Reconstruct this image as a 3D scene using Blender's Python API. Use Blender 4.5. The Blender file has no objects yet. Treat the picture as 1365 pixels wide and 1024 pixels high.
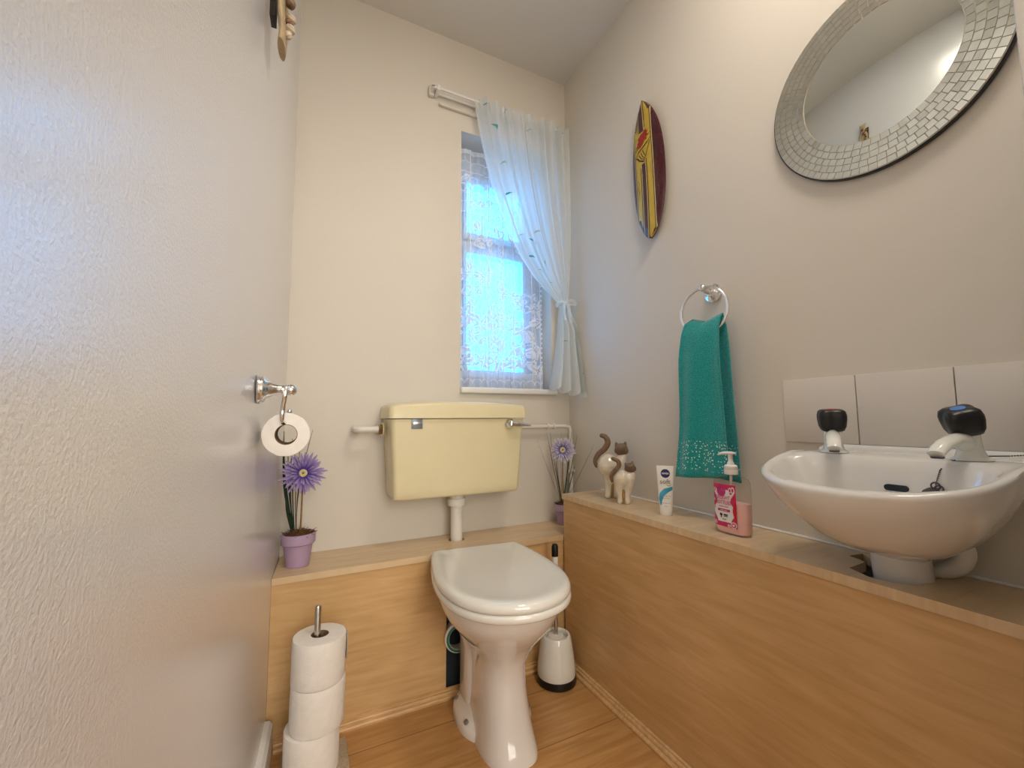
import bpy, bmesh, math, random
import numpy as np
from mathutils import Vector, Matrix, noise
PI = math.pi
random.seed(7)
C = bpy.context.scene.collection
sc = bpy.context.scene

# ------------------------------------------------------------------ camera
CAM = Vector((0, 0, .87))
CR = Vector((0.89698054, -0.44203615, -0.00547346))
CU = Vector((-0.03219008, -0.07765871, 0.9964602))
CF = Vector((0.44089649, 0.89362921, 0.08388753))
FP = 556.37
cd = bpy.data.cameras.new('camera'); co = bpy.data.objects.new('camera', cd); C.objects.link(co)
cd.sensor_width = 36; cd.lens = FP / 1365 * 36; cd.clip_start = .01
m = Matrix((CR, CU, -CF)).transposed().to_4x4(); m.translation = CAM; co.matrix_world = m
sc.camera = co
sc.view_settings.view_transform = 'Standard'; sc.view_settings.look = 'None'
sc.view_settings.gamma = 1; sc.view_settings.use_curve_mapping = False
sc.view_settings.exposure = 0.42

def ray(px, py): return (px - 682.5) / FP * CR + (512 - py) / FP * CU + CF
def on(px, py, x=None, y=None, z=None):
    d = ray(px, py)
    t = x / d.x if x is not None else y / d.y if y is not None else (z - .87) / d.z
    return CAM + d * t
class Face:
    """local frame standing at anchor A and turned to face the room's door"""
    def __init__(s, A):
        s.A = Vector(A); n = Vector((A[0], A[1], 0)).normalized(); s.n = n; s.u = Vector((n.y, -n.x, 0))
    def uv(s, px, py):
        d = ray(px, py); t = s.A.dot(s.n) / d.dot(s.n); P = CAM + d * t - s.A
        return P.dot(s.u), P.z
    def p(s, u, v, w=0): return s.A + s.u * u + Vector((0, 0, v)) + s.n * w

# ------------------------------------------------------------------ materials
def newmat(name):
    m = bpy.data.materials.new(name); m.use_nodes = True
    nt = m.node_tree; b = nt.nodes['Principled BSDF']; return m, nt, b
def lin(c):
    return tuple((x / 12.92 if x <= .04045 else ((x + .055) / 1.055) ** 2.4) for x in c)
def mat(name, col, rough=.5, metal=0, bump=0, bscale=200, coat=0, var=0, vscale=8, trans=0, ior=1.45, sss=0, detail=4, coatr=.05):
    m, nt, b = newmat(name); N = nt.nodes; L = nt.links
    b.inputs['Base Color'].default_value = (*col, 1); b.inputs['Roughness'].default_value = rough
    b.inputs['Metallic'].default_value = metal; b.inputs['Coat Weight'].default_value = coat
    b.inputs['Coat Roughness'].default_value = coatr
    b.inputs['Transmission Weight'].default_value = trans; b.inputs['IOR'].default_value = ior
    if sss: b.inputs['Subsurface Weight'].default_value = sss; b.inputs['Subsurface Scale'].default_value = .01
    if name == 'satin_wall_paint': b.inputs['Coat IOR'].default_value = 2.1
    tc = N.new('ShaderNodeTexCoord')
    if bump:
        n = N.new('ShaderNodeTexNoise'); n.inputs['Scale'].default_value = bscale; n.inputs['Detail'].default_value = detail
        L.new(tc.outputs['Object'], n.inputs['Vector'])
        bp = N.new('ShaderNodeBump'); bp.inputs['Strength'].default_value = bump; bp.inputs['Distance'].default_value = .002
        L.new(n.outputs['Fac'], bp.inputs['Height']); L.new(bp.outputs['Normal'], b.inputs['Normal'])
    if var:
        n = N.new('ShaderNodeTexNoise'); n.inputs['Scale'].default_value = vscale; n.inputs['Detail'].default_value = 5
        L.new(tc.outputs['Object'], n.inputs['Vector'])
        r = N.new('ShaderNodeValToRGB')
        r.color_ramp.elements[0].position = .3; r.color_ramp.elements[1].position = .7
        r.color_ramp.elements[0].color = (*[c * (1 - var) for c in col], 1); r.color_ramp.elements[1].color = (*[min(1, c * (1 + var)) for c in col], 1)
        L.new(n.outputs['Fac'], r.inputs['Fac']); L.new(r.outputs['Color'], b.inputs['Base Color'])
    return m
def wood(name, c1, c2, grain=(1, 14, 60), rough=.35, axis='x', scale=3, plank=None, c3=None, coat=.1):
    m, nt, b = newmat(name); N = nt.nodes; L = nt.links
    tc = N.new('ShaderNodeTexCoord'); mp = N.new('ShaderNodeMapping'); mp.inputs['Scale'].default_value = grain
    L.new(tc.outputs['Object'], mp.inputs['Vector'])
    n = N.new('ShaderNodeTexNoise'); n.inputs['Scale'].default_value = scale; n.inputs['Detail'].default_value = 6; n.inputs['Distortion'].default_value = .6
    src = mp.outputs['Vector']
    if plank:
        sp = N.new('ShaderNodeSeparateXYZ'); L.new(tc.outputs['Object'], sp.inputs[0])
        a = N.new('ShaderNodeMath'); a.operation = 'SUBTRACT'; a.inputs[1].default_value = plank[1]; L.new(sp.outputs['Y'], a.inputs[0])
        d = N.new('ShaderNodeMath'); d.operation = 'DIVIDE'; d.inputs[1].default_value = plank[0]; L.new(a.outputs[0], d.inputs[0])
        fl = N.new('ShaderNodeMath'); fl.operation = 'FLOOR'; L.new(d.outputs[0], fl.inputs[0])
        fr = N.new('ShaderNodeMath'); fr.operation = 'FRACT'; L.new(d.outputs[0], fr.inputs[0])
        mu = N.new('ShaderNodeMath'); mu.operation = 'MULTIPLY'; mu.inputs[1].default_value = 3.7; L.new(fl.outputs[0], mu.inputs[0])
        cx = N.new('ShaderNodeCombineXYZ'); L.new(mu.outputs[0], cx.inputs['Z']); L.new(mu.outputs[0], cx.inputs['X'])
        ad = N.new('ShaderNodeVectorMath'); ad.operation = 'ADD'; L.new(src, ad.inputs[0]); L.new(cx.outputs[0], ad.inputs[1]); src = ad.outputs[0]
    L.new(src, n.inputs['Vector'])
    r = N.new('ShaderNodeValToRGB'); r.color_ramp.elements[0].position = .32; r.color_ramp.elements[1].position = .68
    r.color_ramp.elements[0].color = (*c1, 1); r.color_ramp.elements[1].color = (*c2, 1)
    L.new(n.outputs['Fac'], r.inputs['Fac'])
    col = r.outputs['Color']
    # broad cloudy figure of the board
    n2 = N.new('ShaderNodeTexNoise'); n2.inputs['Scale'].default_value = 5; n2.inputs['Detail'].default_value = 3; L.new(src if plank else tc.outputs['Object'], n2.inputs['Vector'])
    mr = N.new('ShaderNodeMapRange'); mr.inputs['To Min'].default_value = .86; mr.inputs['To Max'].default_value = 1.1; L.new(n2.outputs['Fac'], mr.inputs['Value'])
    hs = N.new('ShaderNodeHueSaturation'); L.new(col, hs.inputs['Color']); L.new(mr.outputs[0], hs.inputs['Value']); col = hs.outputs[0]
    if plank:
        lt = N.new('ShaderNodeMath'); lt.operation = 'LESS_THAN'; lt.inputs[1].default_value = .012; L.new(fr.outputs[0], lt.inputs[0])
        mx = N.new('ShaderNodeMix'); mx.data_type = 'RGBA'; L.new(lt.outputs[0], mx.inputs['Factor']); L.new(col, mx.inputs['A']); mx.inputs['B'].default_value = (*c3, 1); col = mx.outputs['Result']
    L.new(col, b.inputs['Base Color']); b.inputs['Roughness'].default_value = rough; b.inputs['Coat Weight'].default_value = coat; b.inputs['Coat Roughness'].default_value = .3
    return m

M = {}
M['wall'] = mat('wall_paint', (.68, .63, .55), .55, bump=.12, bscale=90)
M['wallleft'] = mat('satin_wall_paint', (.66, .66, .68), .30, bump=.50, bscale=330, detail=2, coat=1, coatr=.25)
M['ceil'] = mat('ceiling_paint', (.70, .68, .63), .8, bump=.1, bscale=80)
M['white'] = mat('white_gloss', (.78, .77, .74), .25, bump=.03, bscale=60)
M['maple'] = wood('maple_laminate', (.57, .35, .145), (.68, .44, .21), (3, 3, 26), .33, scale=2.2)
M['maple_top'] = wood('maple_worktop', (.62, .44, .25), (.72, .54, .33), (3, 26, 3), .3, scale=2.2)
M['floor'] = wood('floor_laminate', (.44, .215, .065), (.57, .32, .12), (2, 22, 3), .38, scale=2.4, plank=(.205, 1.026), c3=(.22, .09, .03))
M['trimwood'] = wood('trim_wood', (.58, .34, .14), (.72, .47, .23), (9, 60, 60), .4, scale=2)
M['ceramic'] = mat('white_ceramic', (.74, .70, .66), .08, coat=.5, var=.02)
M['basin'] = mat('grey_white_ceramic', (.70, .68, .65), .1, coat=.5, var=.02)
M['seat'] = mat('seat_plastic', (.78, .76, .70), .16, coat=.6, var=.01)
M['cream'] = mat('cream_plastic', (.74, .66, .42), .3, bump=.04, bscale=150, var=.02)
M['chrome'] = mat('chrome', (.80, .80, .80), .08, 1, var=.03)
M['steel'] = mat('brushed_steel', (.55, .53, .50), .28, 1, bump=.05)
M['pipe'] = mat('white_pipe_paint', (.74, .70, .64), .4, bump=.05)
M['brass'] = mat('aged_brass', (.30, .20, .10), .4, .9, var=.3, vscale=200)
M['black'] = mat('black_plastic', (.008, .008, .009), .34, bump=.02)
M['dark'] = mat('dark_void_shade', (.02, .03, .04), .8, var=.2)  # near-black colour standing in for shade inside openings
M['paper'] = mat('toilet_paper', (.84, .80, .75), .95, bump=.35, bscale=420, var=.03, vscale=60)
M['card'] = mat('cardboard', (.22, .14, .08), .9, bump=.2)
M['stone'] = mat('beige_stone', (.42, .34, .24), .5, var=.2, vscale=300)
M['plug_dark'] = mat('dark_metal', (.10, .09, .09), .35, .8, var=.2)
M['tapwhite'] = mat('tap_enamel', (.80, .80, .74), .15, coat=.5, var=.01)
M['red'] = mat('red_dot', (.5, .02, .02), .3, var=.05)
M['blue'] = mat('blue_dot', (.06, .2, .55), .3, var=.05)
M['lilac'] = mat('lilac_pot', (.42, .30, .44), .6, bump=.1, bscale=100, var=.05)
M['moss'] = mat('brown_moss', (.12, .055, .02), .95, bump=.8, bscale=300, var=.5, vscale=150)
M['stem'] = mat('brown_stem', (.26, .15, .05), .6, var=.3, vscale=80)
M['leaf'] = mat('dark_green_leaf', (.015, .035, .018), .45, var=.4, vscale=60)
M['leafbrown'] = mat('olive_leaf', (.10, .075, .03), .5, var=.4, vscale=60)
M['fl_eye'] = mat('flower_eye', (.62, .56, .30), .8, bump=.6, bscale=900, var=.3, vscale=500)
M['fl_eye2'] = mat('flower_eye_dark', (.25, .2, .06), .8, var=.3, vscale=500)
M['catbody'] = mat('cat_glaze', (.68, .60, .48), .25, coat=.5, var=.1, vscale=40)
M['catbrown'] = mat('cat_brown', (.17, .10, .055), .45, bump=.2, bscale=200, var=.2, vscale=60)
M['catline'] = mat('cat_dark_brown', (.045, .022, .012), .5, var=.2)
M['catochre'] = mat('cat_ochre', (.34, .19, .05), .4, var=.3, vscale=60)
M['tubew'] = mat('tube_white', (.82, .80, .75), .35, var=.01)
M['navy'] = mat('navy_print', (.008, .012, .12), .35, var=.05)
M['bluep'] = mat('blue_print', (.05, .35, .55), .35, var=.35, vscale=30)
M['greyp'] = mat('grey_print', (.22, .19, .17), .4, var=.05)
M['olive'] = mat('olive_print', (.35, .36, .03), .4, var=.05)
M['whitep'] = mat('white_print', (.8, .78, .78), .4, var=.01)
M['pinkp'] = mat('pink_print', (.62, .02, .13), .35, var=.12, vscale=120)
M['redp'] = mat('red_print', (.55, .01, .03), .35, var=.05)
M['mag'] = mat('magenta_print', (.50, .03, .20), .35, var=.3, vscale=120)
M['soap'] = mat('pink_soap', (.95, .60, .58), .2, var=.02)
M['pump'] = mat('pump_plastic', (.80, .77, .74), .25, var=.01)
M['yellow'] = mat('board_yellow', (.55, .37, .04), .22, coat=.6, var=.12, vscale=25)
M['maroon'] = mat('board_maroon', (.06, .006, .012), .22, coat=.6, var=.2, vscale=30)
M['stripe'] = mat('board_cream_line', (.6, .47, .25), .3, var=.05)
M['boardblack'] = mat('board_black_line', (.012, .008, .006), .3, var=.1)
M['boardred'] = mat('board_red', (.32, .02, .01), .3, var=.3, vscale=200)
M['mirror'] = mat('mirror_glass', (.80, .84, .80), .01, 1, var=.002)
M['mirrort'] = mat('mosaic_mirror', (.82, .84, .78), .06, 1, var=.04, vscale=70)
M['grout'] = mat('mosaic_grout', (.60, .54, .45), .8, var=.05)
M['gap'] = mat('tile_joint', (.40, .31, .26), .8, var=.05)
M['drift'] = mat('driftwood', (.42, .31, .18), .8, bump=.6, bscale=60, var=.3, vscale=30)
M['shell'] = mat('brown_shell', (.15, .085, .045), .5, var=.6, vscale=90)
M['shell2'] = mat('pale_shell', (.46, .37, .27), .5, var=.3, vscale=90)
M['teal_leaf'] = mat('teal_embroidery', (.10, .36, .36), .7, var=.2, vscale=100)
M['green_leaf'] = mat('sage_embroidery', (.36, .46, .36), .7, var=.2, vscale=100)
M['tile'] = mat('white_tile', (.68, .63, .57), .18, bump=.05, bscale=30, coat=.3)
M['hall'] = mat('hall_paint', (.7, .66, .6), .7, bump=.05)
M['badge'] = mat('grey_badge', (.20, .24, .28), .35, .3, var=.1)
M['printgreen'] = mat('green_print', (.02, .17, .12), .4, var=.3, vscale=200)

# petals: violet at the base fading to white tips, by a vertex attribute that belongs to the petal
def petalmat(name, base, tip):
    m, nt, b = newmat(name); N = nt.nodes; L = nt.links
    a = N.new('ShaderNodeAttribute'); a.attribute_name = 'tip'
    r = N.new('ShaderNodeValToRGB'); r.color_ramp.elements[0].color = (*base, 1); r.color_ramp.elements[1].color = (*tip, 1)
    r.color_ramp.elements[0].position = .25; r.color_ramp.elements[1].position = .95
    L.new(a.outputs['Fac'], r.inputs['Fac']); L.new(r.outputs['Color'], b.inputs['Base Color']); b.inputs['Roughness'].default_value = .7
    return m
M['petal'] = petalmat('violet_petal', (.085, .04, .32), (.36, .28, .48))
M['petal2'] = petalmat('violet_white_petal', (.13, .08, .38), (.62, .58, .62))

# towel
def towelmat():
    m, nt, b = newmat('teal_terry'); N = nt.nodes; L = nt.links
    tc = N.new('ShaderNodeTexCoord')
    n = N.new('ShaderNodeTexNoise'); n.inputs['Scale'].default_value = 420; n.inputs['Detail'].default_value = 2; L.new(tc.outputs['Object'], n.inputs['Vector'])
    r = N.new('ShaderNodeValToRGB'); r.color_ramp.elements[0].position = .3; r.color_ramp.elements[1].position = .75
    r.color_ramp.elements[0].color = (.0, .20, .215, 1); r.color_ramp.elements[1].color = (.0, .50, .48, 1)
    L.new(n.outputs['Fac'], r.inputs['Fac'])
    # sequins scattered over the bottom band
    v = N.new('ShaderNodeTexVoronoi'); v.inputs['Scale'].default_value = 190; L.new(tc.outputs['Object'], v.inputs['Vector'])
    lt = N.new('ShaderNodeMath'); lt.operation = 'LESS_THAN'; lt.inputs[1].default_value = .33; L.new(v.outputs['Distance'], lt.inputs[0])
    sp = N.new('ShaderNodeSeparateXYZ'); L.new(tc.outputs['Object'], sp.inputs[0])
    z1 = N.new('ShaderNodeMath'); z1.operation = 'LESS_THAN'; z1.inputs[1].default_value = .808; L.new(sp.outputs['Z'], z1.inputs[0])
    z2 = N.new('ShaderNodeMath'); z2.operation = 'GREATER_THAN'; z2.inputs[1].default_value = .727; L.new(sp.outputs['Z'], z2.inputs[0])
    sc_ = N.new('ShaderNodeSeparateColor'); L.new(v.outputs['Color'], sc_.inputs[0])
    g = N.new('ShaderNodeMath'); g.operation = 'LESS_THAN'; g.inputs[1].default_value = .55; L.new(sc_.outputs[0], g.inputs[0])
    cur = lt.outputs[0]
    for o in (z1, z2, g):
        q = N.new('ShaderNodeMath'); q.operation = 'MULTIPLY'; L.new(cur, q.inputs[0]); L.new(o.outputs[0], q.inputs[1]); cur = q.outputs[0]
    mx = N.new('ShaderNodeMix'); mx.data_type = 'RGBA'; L.new(cur, mx.inputs['Factor']); L.new(r.outputs['Color'], mx.inputs['A']); mx.inputs['B'].default_value = (.75, .9, .85, 1)
    L.new(mx.outputs['Result'], b.inputs['Base Color']); b.inputs['Roughness'].default_value = .9
    b.inputs['Sheen Weight'].default_value = .3
    bp = N.new('ShaderNodeBump'); bp.inputs['Strength'].default_value = 1; bp.inputs['Distance'].default_value = .004
    L.new(n.outputs['Fac'], bp.inputs['Height']); L.new(bp.outputs['Normal'], b.inputs['Normal'])
    return m
M['towel'] = towelmat()

def clothmat(name, col, alpha, attr=None, a_lo=.1, a_hi=.9, tl=.6):
    m = bpy.data.materials.new(name); m.use_nodes = True; nt = m.node_tree; N = nt.nodes; L = nt.links; N.clear()
    out = N.new('ShaderNodeOutputMaterial'); d = N.new('ShaderNodeBsdfDiffuse'); t = N.new('ShaderNodeBsdfTranslucent'); tr = N.new('ShaderNodeBsdfTransparent')
    d.inputs['Color'].default_value = (*col, 1); t.inputs['Color'].default_value = (*col, 1)
    tc = N.new('ShaderNodeTexCoord'); nz = N.new('ShaderNodeTexNoise'); nz.inputs['Scale'].default_value = 300; L.new(tc.outputs['Object'], nz.inputs['Vector'])
    bp = N.new('ShaderNodeBump'); bp.inputs['Strength'].default_value = .2; bp.inputs['Distance'].default_value = .001
    L.new(nz.outputs['Fac'], bp.inputs['Height']); L.new(bp.outputs['Normal'], d.inputs['Normal'])
    m1 = N.new('ShaderNodeMixShader'); m1.inputs[0].default_value = tl; L.new(d.outputs[0], m1.inputs[1]); L.new(t.outputs[0], m1.inputs[2])
    m2 = N.new('ShaderNodeMixShader'); L.new(tr.outputs[0], m2.inputs[1]); L.new(m1.outputs[0], m2.inputs[2])
    if attr:
        a = N.new('ShaderNodeAttribute'); a.attribute_name = attr
        mr = N.new('ShaderNodeMapRange'); mr.inputs['To Min'].default_value = a_lo; mr.inputs['To Max'].default_value = a_hi
        L.new(a.outputs['Fac'], mr.inputs['Value']); L.new(mr.outputs[0], m2.inputs[0])
    else: m2.inputs[0].default_value = alpha
    L.new(m2.outputs[0], out.inputs['Surface'])
    return m
M['sheer'] = clothmat('sheer_voile', (.90, .93, .92), .72)
M['lace'] = clothmat('lace_net', (.78, .84, .95), .5, 'lace', .30, 1.0, .09)

def obscure():
    m = bpy.data.materials.new('obscure_glass'); m.use_nodes = True; nt = m.node_tree; N = nt.nodes; L = nt.links; N.clear()
    out = N.new('ShaderNodeOutputMaterial'); tr = N.new('ShaderNodeBsdfTransparent'); g = N.new('ShaderNodeBsdfGlossy'); tl = N.new('ShaderNodeBsdfTranslucent')
    tc = N.new('ShaderNodeTexCoord'); v = N.new('ShaderNodeTexVoronoi'); v.inputs['Scale'].default_value = 130; L.new(tc.outputs['Object'], v.inputs['Vector'])
    r = N.new('ShaderNodeValToRGB'); r.color_ramp.elements[0].color = (.95, 1, 1, 1); r.color_ramp.elements[1].color = (.45, .72, .82, 1); r.color_ramp.elements[1].position = .6
    L.new(v.outputs['Distance'], r.inputs['Fac']); L.new(r.outputs['Color'], tr.inputs['Color'])
    g.inputs['Roughness'].default_value = .2; tl.inputs['Color'].default_value = (.8, .95, 1, 1)
    m1 = N.new('ShaderNodeMixShader'); m1.inputs[0].default_value = .25; L.new(tr.outputs[0], m1.inputs[1]); L.new(tl.outputs[0], m1.inputs[2])
    m2 = N.new('ShaderNodeMixShader'); m2.inputs[0].default_value = .06; L.new(m1.outputs[0], m2.inputs[1]); L.new(g.outputs[0], m2.inputs[2])
    L.new(m2.outputs[0], out.inputs['Surface']); return m
M['glass'] = obscure()
def clearmat():
    m = bpy.data.materials.new('clear_plastic'); m.use_nodes = True; nt = m.node_tree; N = nt.nodes; L = nt.links; N.clear()
    out = N.new('ShaderNodeOutputMaterial'); tr = N.new('ShaderNodeBsdfTransparent'); g = N.new('ShaderNodeBsdfGlossy'); f = N.new('ShaderNodeLayerWeight')
    tr.inputs['Color'].default_value = (.97, .94, .92, 1); g.inputs['Roughness'].default_value = .05; f.inputs['Blend'].default_value = .10
    mu = N.new('ShaderNodeMath'); mu.operation = 'MULTIPLY'; mu.inputs[1].default_value = .45; L.new(f.outputs['Fresnel'], mu.inputs[0]); mx = N.new('ShaderNodeMixShader'); L.new(mu.outputs[0], mx.inputs[0]); L.new(tr.outputs[0], mx.inputs[1]); L.new(g.outputs[0], mx.inputs[2]); L.new(mx.outputs[0], out.inputs['Surface']); return m
M['clear'] = clearmat()

# ------------------------------------------------------------------ helpers
def obj(name, verts, faces, mt, parent=None, smooth=True, angle=40, mats=None, fm=None):
    me = bpy.data.meshes.new(name); me.from_pydata([tuple(v) for v in verts], [], faces); me.update()
    bm = bmesh.new(); bm.from_mesh(me); bmesh.ops.recalc_face_normals(bm, faces=bm.faces); bm.to_mesh(me); bm.free()
    return finish(name, me, mt, parent, smooth, angle, mats, fm)
def finish(name, me, mt, parent=None, smooth=True, angle=40, mats=None, fm=None):
    o = bpy.data.objects.new(name, me); C.objects.link(o)
    for k in (mats or [mt]): me.materials.append(M[k])
    if fm: me.polygons.foreach_set('material_index', fm)
    if smooth:
        me.polygons.foreach_set('use_smooth', [True] * len(me.polygons)); me.set_sharp_from_angle(angle=math.radians(angle))
    if parent:
        o.parent = parent; o.matrix_parent_inverse = Matrix.Translation(-parent.location) if parent.type == 'EMPTY' else Matrix()
    return o
def tag(o, label=None, cat=None, group=None, kind=None):
    if label: o['label'] = label
    if cat: o['category'] = cat
    if group: o['group'] = group
    if kind: o['kind'] = kind
    return o
def thing(name, label, cat, loc, group=None):
    o = bpy.data.objects.new(name, None); C.objects.link(o); o.location = loc; o.empty_display_size = .05
    return tag(o, label, cat, group)
def struct(o): o['kind'] = 'structure'; return o
class MB:
    def __init__(s): s.v = []; s.f = []; s.m = []
    def add(s, v, f, mi=0):
        n = len(s.v); s.v += [Vector(x) for x in v]; s.f += [tuple(i + n for i in q) for q in f]; s.m += [mi] * len(f); return s
    def build(s, name, mt, parent=None, smooth=True, angle=40, mats=None):
        return obj(name, s.v, s.f, mt, parent, smooth, angle, mats, s.m if mats else None)
def box_vf(a, b, bev=0, seg=2):
    bm = bmesh.new(); bmesh.ops.create_cube(bm, size=1)
    for v in bm.verts: v.co = Vector([(a[i] + b[i]) / 2 + v.co[i] * (b[i] - a[i]) for i in range(3)])
    if bev: bmesh.ops.bevel(bm, geom=bm.edges[:], offset=bev, segments=seg, affect='EDGES', profile=.5)
    bm.verts.index_update()
    r = ([v.co.copy() for v in bm.verts], [tuple(v.index for v in f.verts) for f in bm.faces]); bm.free(); return r
def box(name, a, b, mt, parent=None, bev=0, seg=2): return obj(name, *box_vf(a, b, bev, seg), mt, parent)
def loft(rings, cap0=True, cap1=True, closed=True):
    n = len(rings[0]); v = [p for r in rings for p in r]; f = []
    for i in range(len(rings) - 1):
        for j in range(n if closed else n - 1):
            k = (j + 1) % n; f.append((i * n + j, i * n + k, (i + 1) * n + k, (i + 1) * n + j))
    if cap0: f.append(tuple(reversed(range(n))))
    if cap1: f.append(tuple((len(rings) - 1) * n + j for j in range(n)))
    return v, f
def frame(d):
    d = Vector(d).normalized(); a = Vector((0, 0, 1)) if abs(d.z) < .9 else Vector((1, 0, 0))
    x = a.cross(d).normalized(); return x, d.cross(x), d
def lathe(prof, o=(0, 0, 0), ax=(0, 0, 1), n=32, cap0=True, cap1=True):
    x, y, d = frame(ax); o = Vector(o)
    return loft([[o + d * h + x * (max(r, 1e-5) * math.cos(2 * PI * k / n)) + y * (max(r, 1e-5) * math.sin(2 * PI * k / n)) for k in range(n)] for r, h in prof], cap0, cap1)
def tube(pts, r, n=10, sub=0, caps=True):
    pts = [Vector(p) for p in pts]
    rs = list(r) if isinstance(r, (list, tuple)) else [r] * len(pts)
    if sub:
        P, R = [], []
        for i in range(len(pts) - 1):
            p0 = pts[max(i - 1, 0)]; p1 = pts[i]; p2 = pts[i + 1]; p3 = pts[min(i + 2, len(pts) - 1)]
            for k in range(sub):
                t = k / sub
                P.append(.5 * ((2 * p1) + (p2 - p0) * t + (2 * p0 - 5 * p1 + 4 * p2 - p3) * t * t + (3 * p1 - p0 - 3 * p2 + p3) * t ** 3)); R.append(rs[i] * (1 - t) + rs[i + 1] * t)
        P.append(pts[-1]); R.append(rs[-1]); pts, rs = P, R
    rings = []; x = None
    for i, p in enumerate(pts):
        d = (pts[min(i + 1, len(pts) - 1)] - pts[max(i - 1, 0)]).normalized()
        if x is None: x = frame(d)[0]
        x = (x - d * x.dot(d)).normalized(); y = d.cross(x)
        rings.append([p + x * rs[i] * math.cos(2 * PI * k / n) + y * rs[i] * math.sin(2 * PI * k / n) for k in range(n)])
    return loft(rings, caps, caps)
def plate(outer, holes, t0, t1, fn):
    """flat board with holes: 2-D outlines, thickness t0..t1, fn(a,b,t)->point"""
    bm = bmesh.new(); edges = []
    for lp in [outer] + holes:
        vs = [bm.verts.new((p[0], p[1], 0)) for p in lp]
        edges += [bm.edges.new((vs[i], vs[(i + 1) % len(vs)])) for i in range(len(vs))]
    bmesh.ops.triangle_fill(bm, use_beauty=True, use_dissolve=False, edges=edges)
    bm.verts.index_update(); bm.verts.ensure_lookup_table()
    n = len(bm.verts); v = [fn(q.co.x, q.co.y, t0) for q in bm.verts] + [fn(q.co.x, q.co.y, t1) for q in bm.verts]
    f = [tuple(q.index for q in fc.verts) for fc in bm.faces]; f += [tuple(i + n for i in reversed(q)) for q in f]
    for e in bm.edges:
        if len(e.link_faces) == 1: a, b = e.verts[0].index, e.verts[1].index; f.append((a, b, b + n, a + n))
    bm.free(); return v, f
def sphere_vf(c, r, n=12, sx=1, sy=1, sz=1):
    v, f = lathe([(r * math.sin(PI * k / n), -r * math.cos(PI * k / n)) for k in range(n + 1)], (0, 0, 0), n=n * 2)
    return [Vector((p.x * sx, p.y * sy, p.z * sz)) + Vector(c) for p in v], f
def sup(cx, cy, a0, a1, b0, b1, n0, n1, z, N=64, nb=None):
    """superellipse ring; front half (−y) radius b0 exponent n0, back half b1/n1; widths a0"""
    r = []
    for k in range(N):
        t = 2 * PI * k / N; c, s = math.cos(t), math.sin(t)
        n = n0 if s < 0 else n1; b = b0 if s < 0 else b1
        r.append(Vector((cx + a0 * math.copysign(abs(c) ** (2 / n), c), cy + b * math.copysign(abs(s) ** (2 / n), s), z)))
    return r
def text(name, body, size, mt, parent, origin, u, v, n, align='CENTER', depth=.0003, off=0, xs=1):
    cu = bpy.data.curves.new(name, 'FONT'); cu.body = body; cu.size = size; cu.align_x = align; cu.align_y = 'CENTER'; cu.extrude = depth; cu.offset = off; cu.resolution_u = 3
    t = bpy.data.objects.new(name, cu); C.objects.link(t)
    bpy.context.view_layer.update()
    me = bpy.data.meshes.new_from_object(t.evaluated_get(bpy.context.evaluated_depsgraph_get())); bpy.data.objects.remove(t)
    u = Vector(u); v = Vector(v); n = Vector(n); o = Vector(origin)
    for q in me.vertices: q.co = o + u * (q.co.x * xs) + v * q.co.y + n * q.co.z
    me.materials.clear()
    return finish(name, me, mt, parent, smooth=False)
def poly_vf(pts): return pts, [tuple(range(len(pts)))]

# ================================================================== SETTING
XB, YB, XR, YF, ZC = .866, 1.342, 1.045, 1.545, 2.44
def XL(y): return -.060 - .045 * (1.545 - y)
WX0, WX1, WZ0, WZ1 = .537, .955, .996, 2.053
LINT = 1.90
v, f = [], []
struct(box('floor', (-.75, -1.9, -.03), (1.35, YF + .2, 0), 'floor'))
struct(box('ceiling', (-.3, .0, ZC), (XR + .1, YF + .2, ZC + .06), 'ceil'))
v, f = plate([(XL(YF) - .12, 0), (XR + .1, 0), (XR + .1, ZC), (XL(YF) - .12, ZC)], [[(WX0, WZ0), (WX1, WZ0), (WX1, WZ1), (WX0, WZ1)]], YF, YF + .2, lambda a, b, t: Vector((a, t, b)))
struct(obj('wall_back', v, f, 'wall', smooth=False))
struct(box('wall_right', (XR, .0, 0), (XR + .1, YF, ZC), 'wall'))
yl0 = .0
pl = [(XL(yl0), yl0), (XL(YF), YF), (XL(YF) - .1, YF), (XL(yl0) - .1, yl0)]
struct(obj('wall_left', [Vector((a, b, z)) for z in (0, ZC) for a, b in pl], [(0, 1, 2, 3), (4, 7, 6, 5), (0, 4, 5, 1), (1, 5, 6, 2), (2, 6, 7, 3), (3, 7, 4, 0)], 'wallleft', smooth=False))
DX0, DX1 = -.10, .66
v, f = plate([(-.75, 0), (DX0, 0), (DX0, LINT), (DX1, LINT), (DX1, 0), (1.35, 0), (1.35, ZC), (-.75, ZC)], [], .005, .11, lambda a, b, t: Vector((a, t, b)))
struct(obj('wall_front', v, f, 'wall', smooth=False))
mb = MB(); mb.add(*box_vf((DX1 - .012, -.005, 0), (DX1 + .06, .128, LINT + .05), .004)); 
struct(mb.build('trim_1', 'white'))
# landing outside the door
mb = MB()
for a, b in (((-.78, -1.9, 0), (-.75, .1, ZC)), ((1.35, -1.9, 0), (1.38, .1, ZC)), ((-.78, -1.93, 0), (1.38, -1.9, ZC)), ((-.78, -1.93, ZC), (1.38, .1, ZC + .05))): mb.add(*box_vf(a, b))
struct(mb.build('wall_hall', 'hall', smooth=False))

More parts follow.
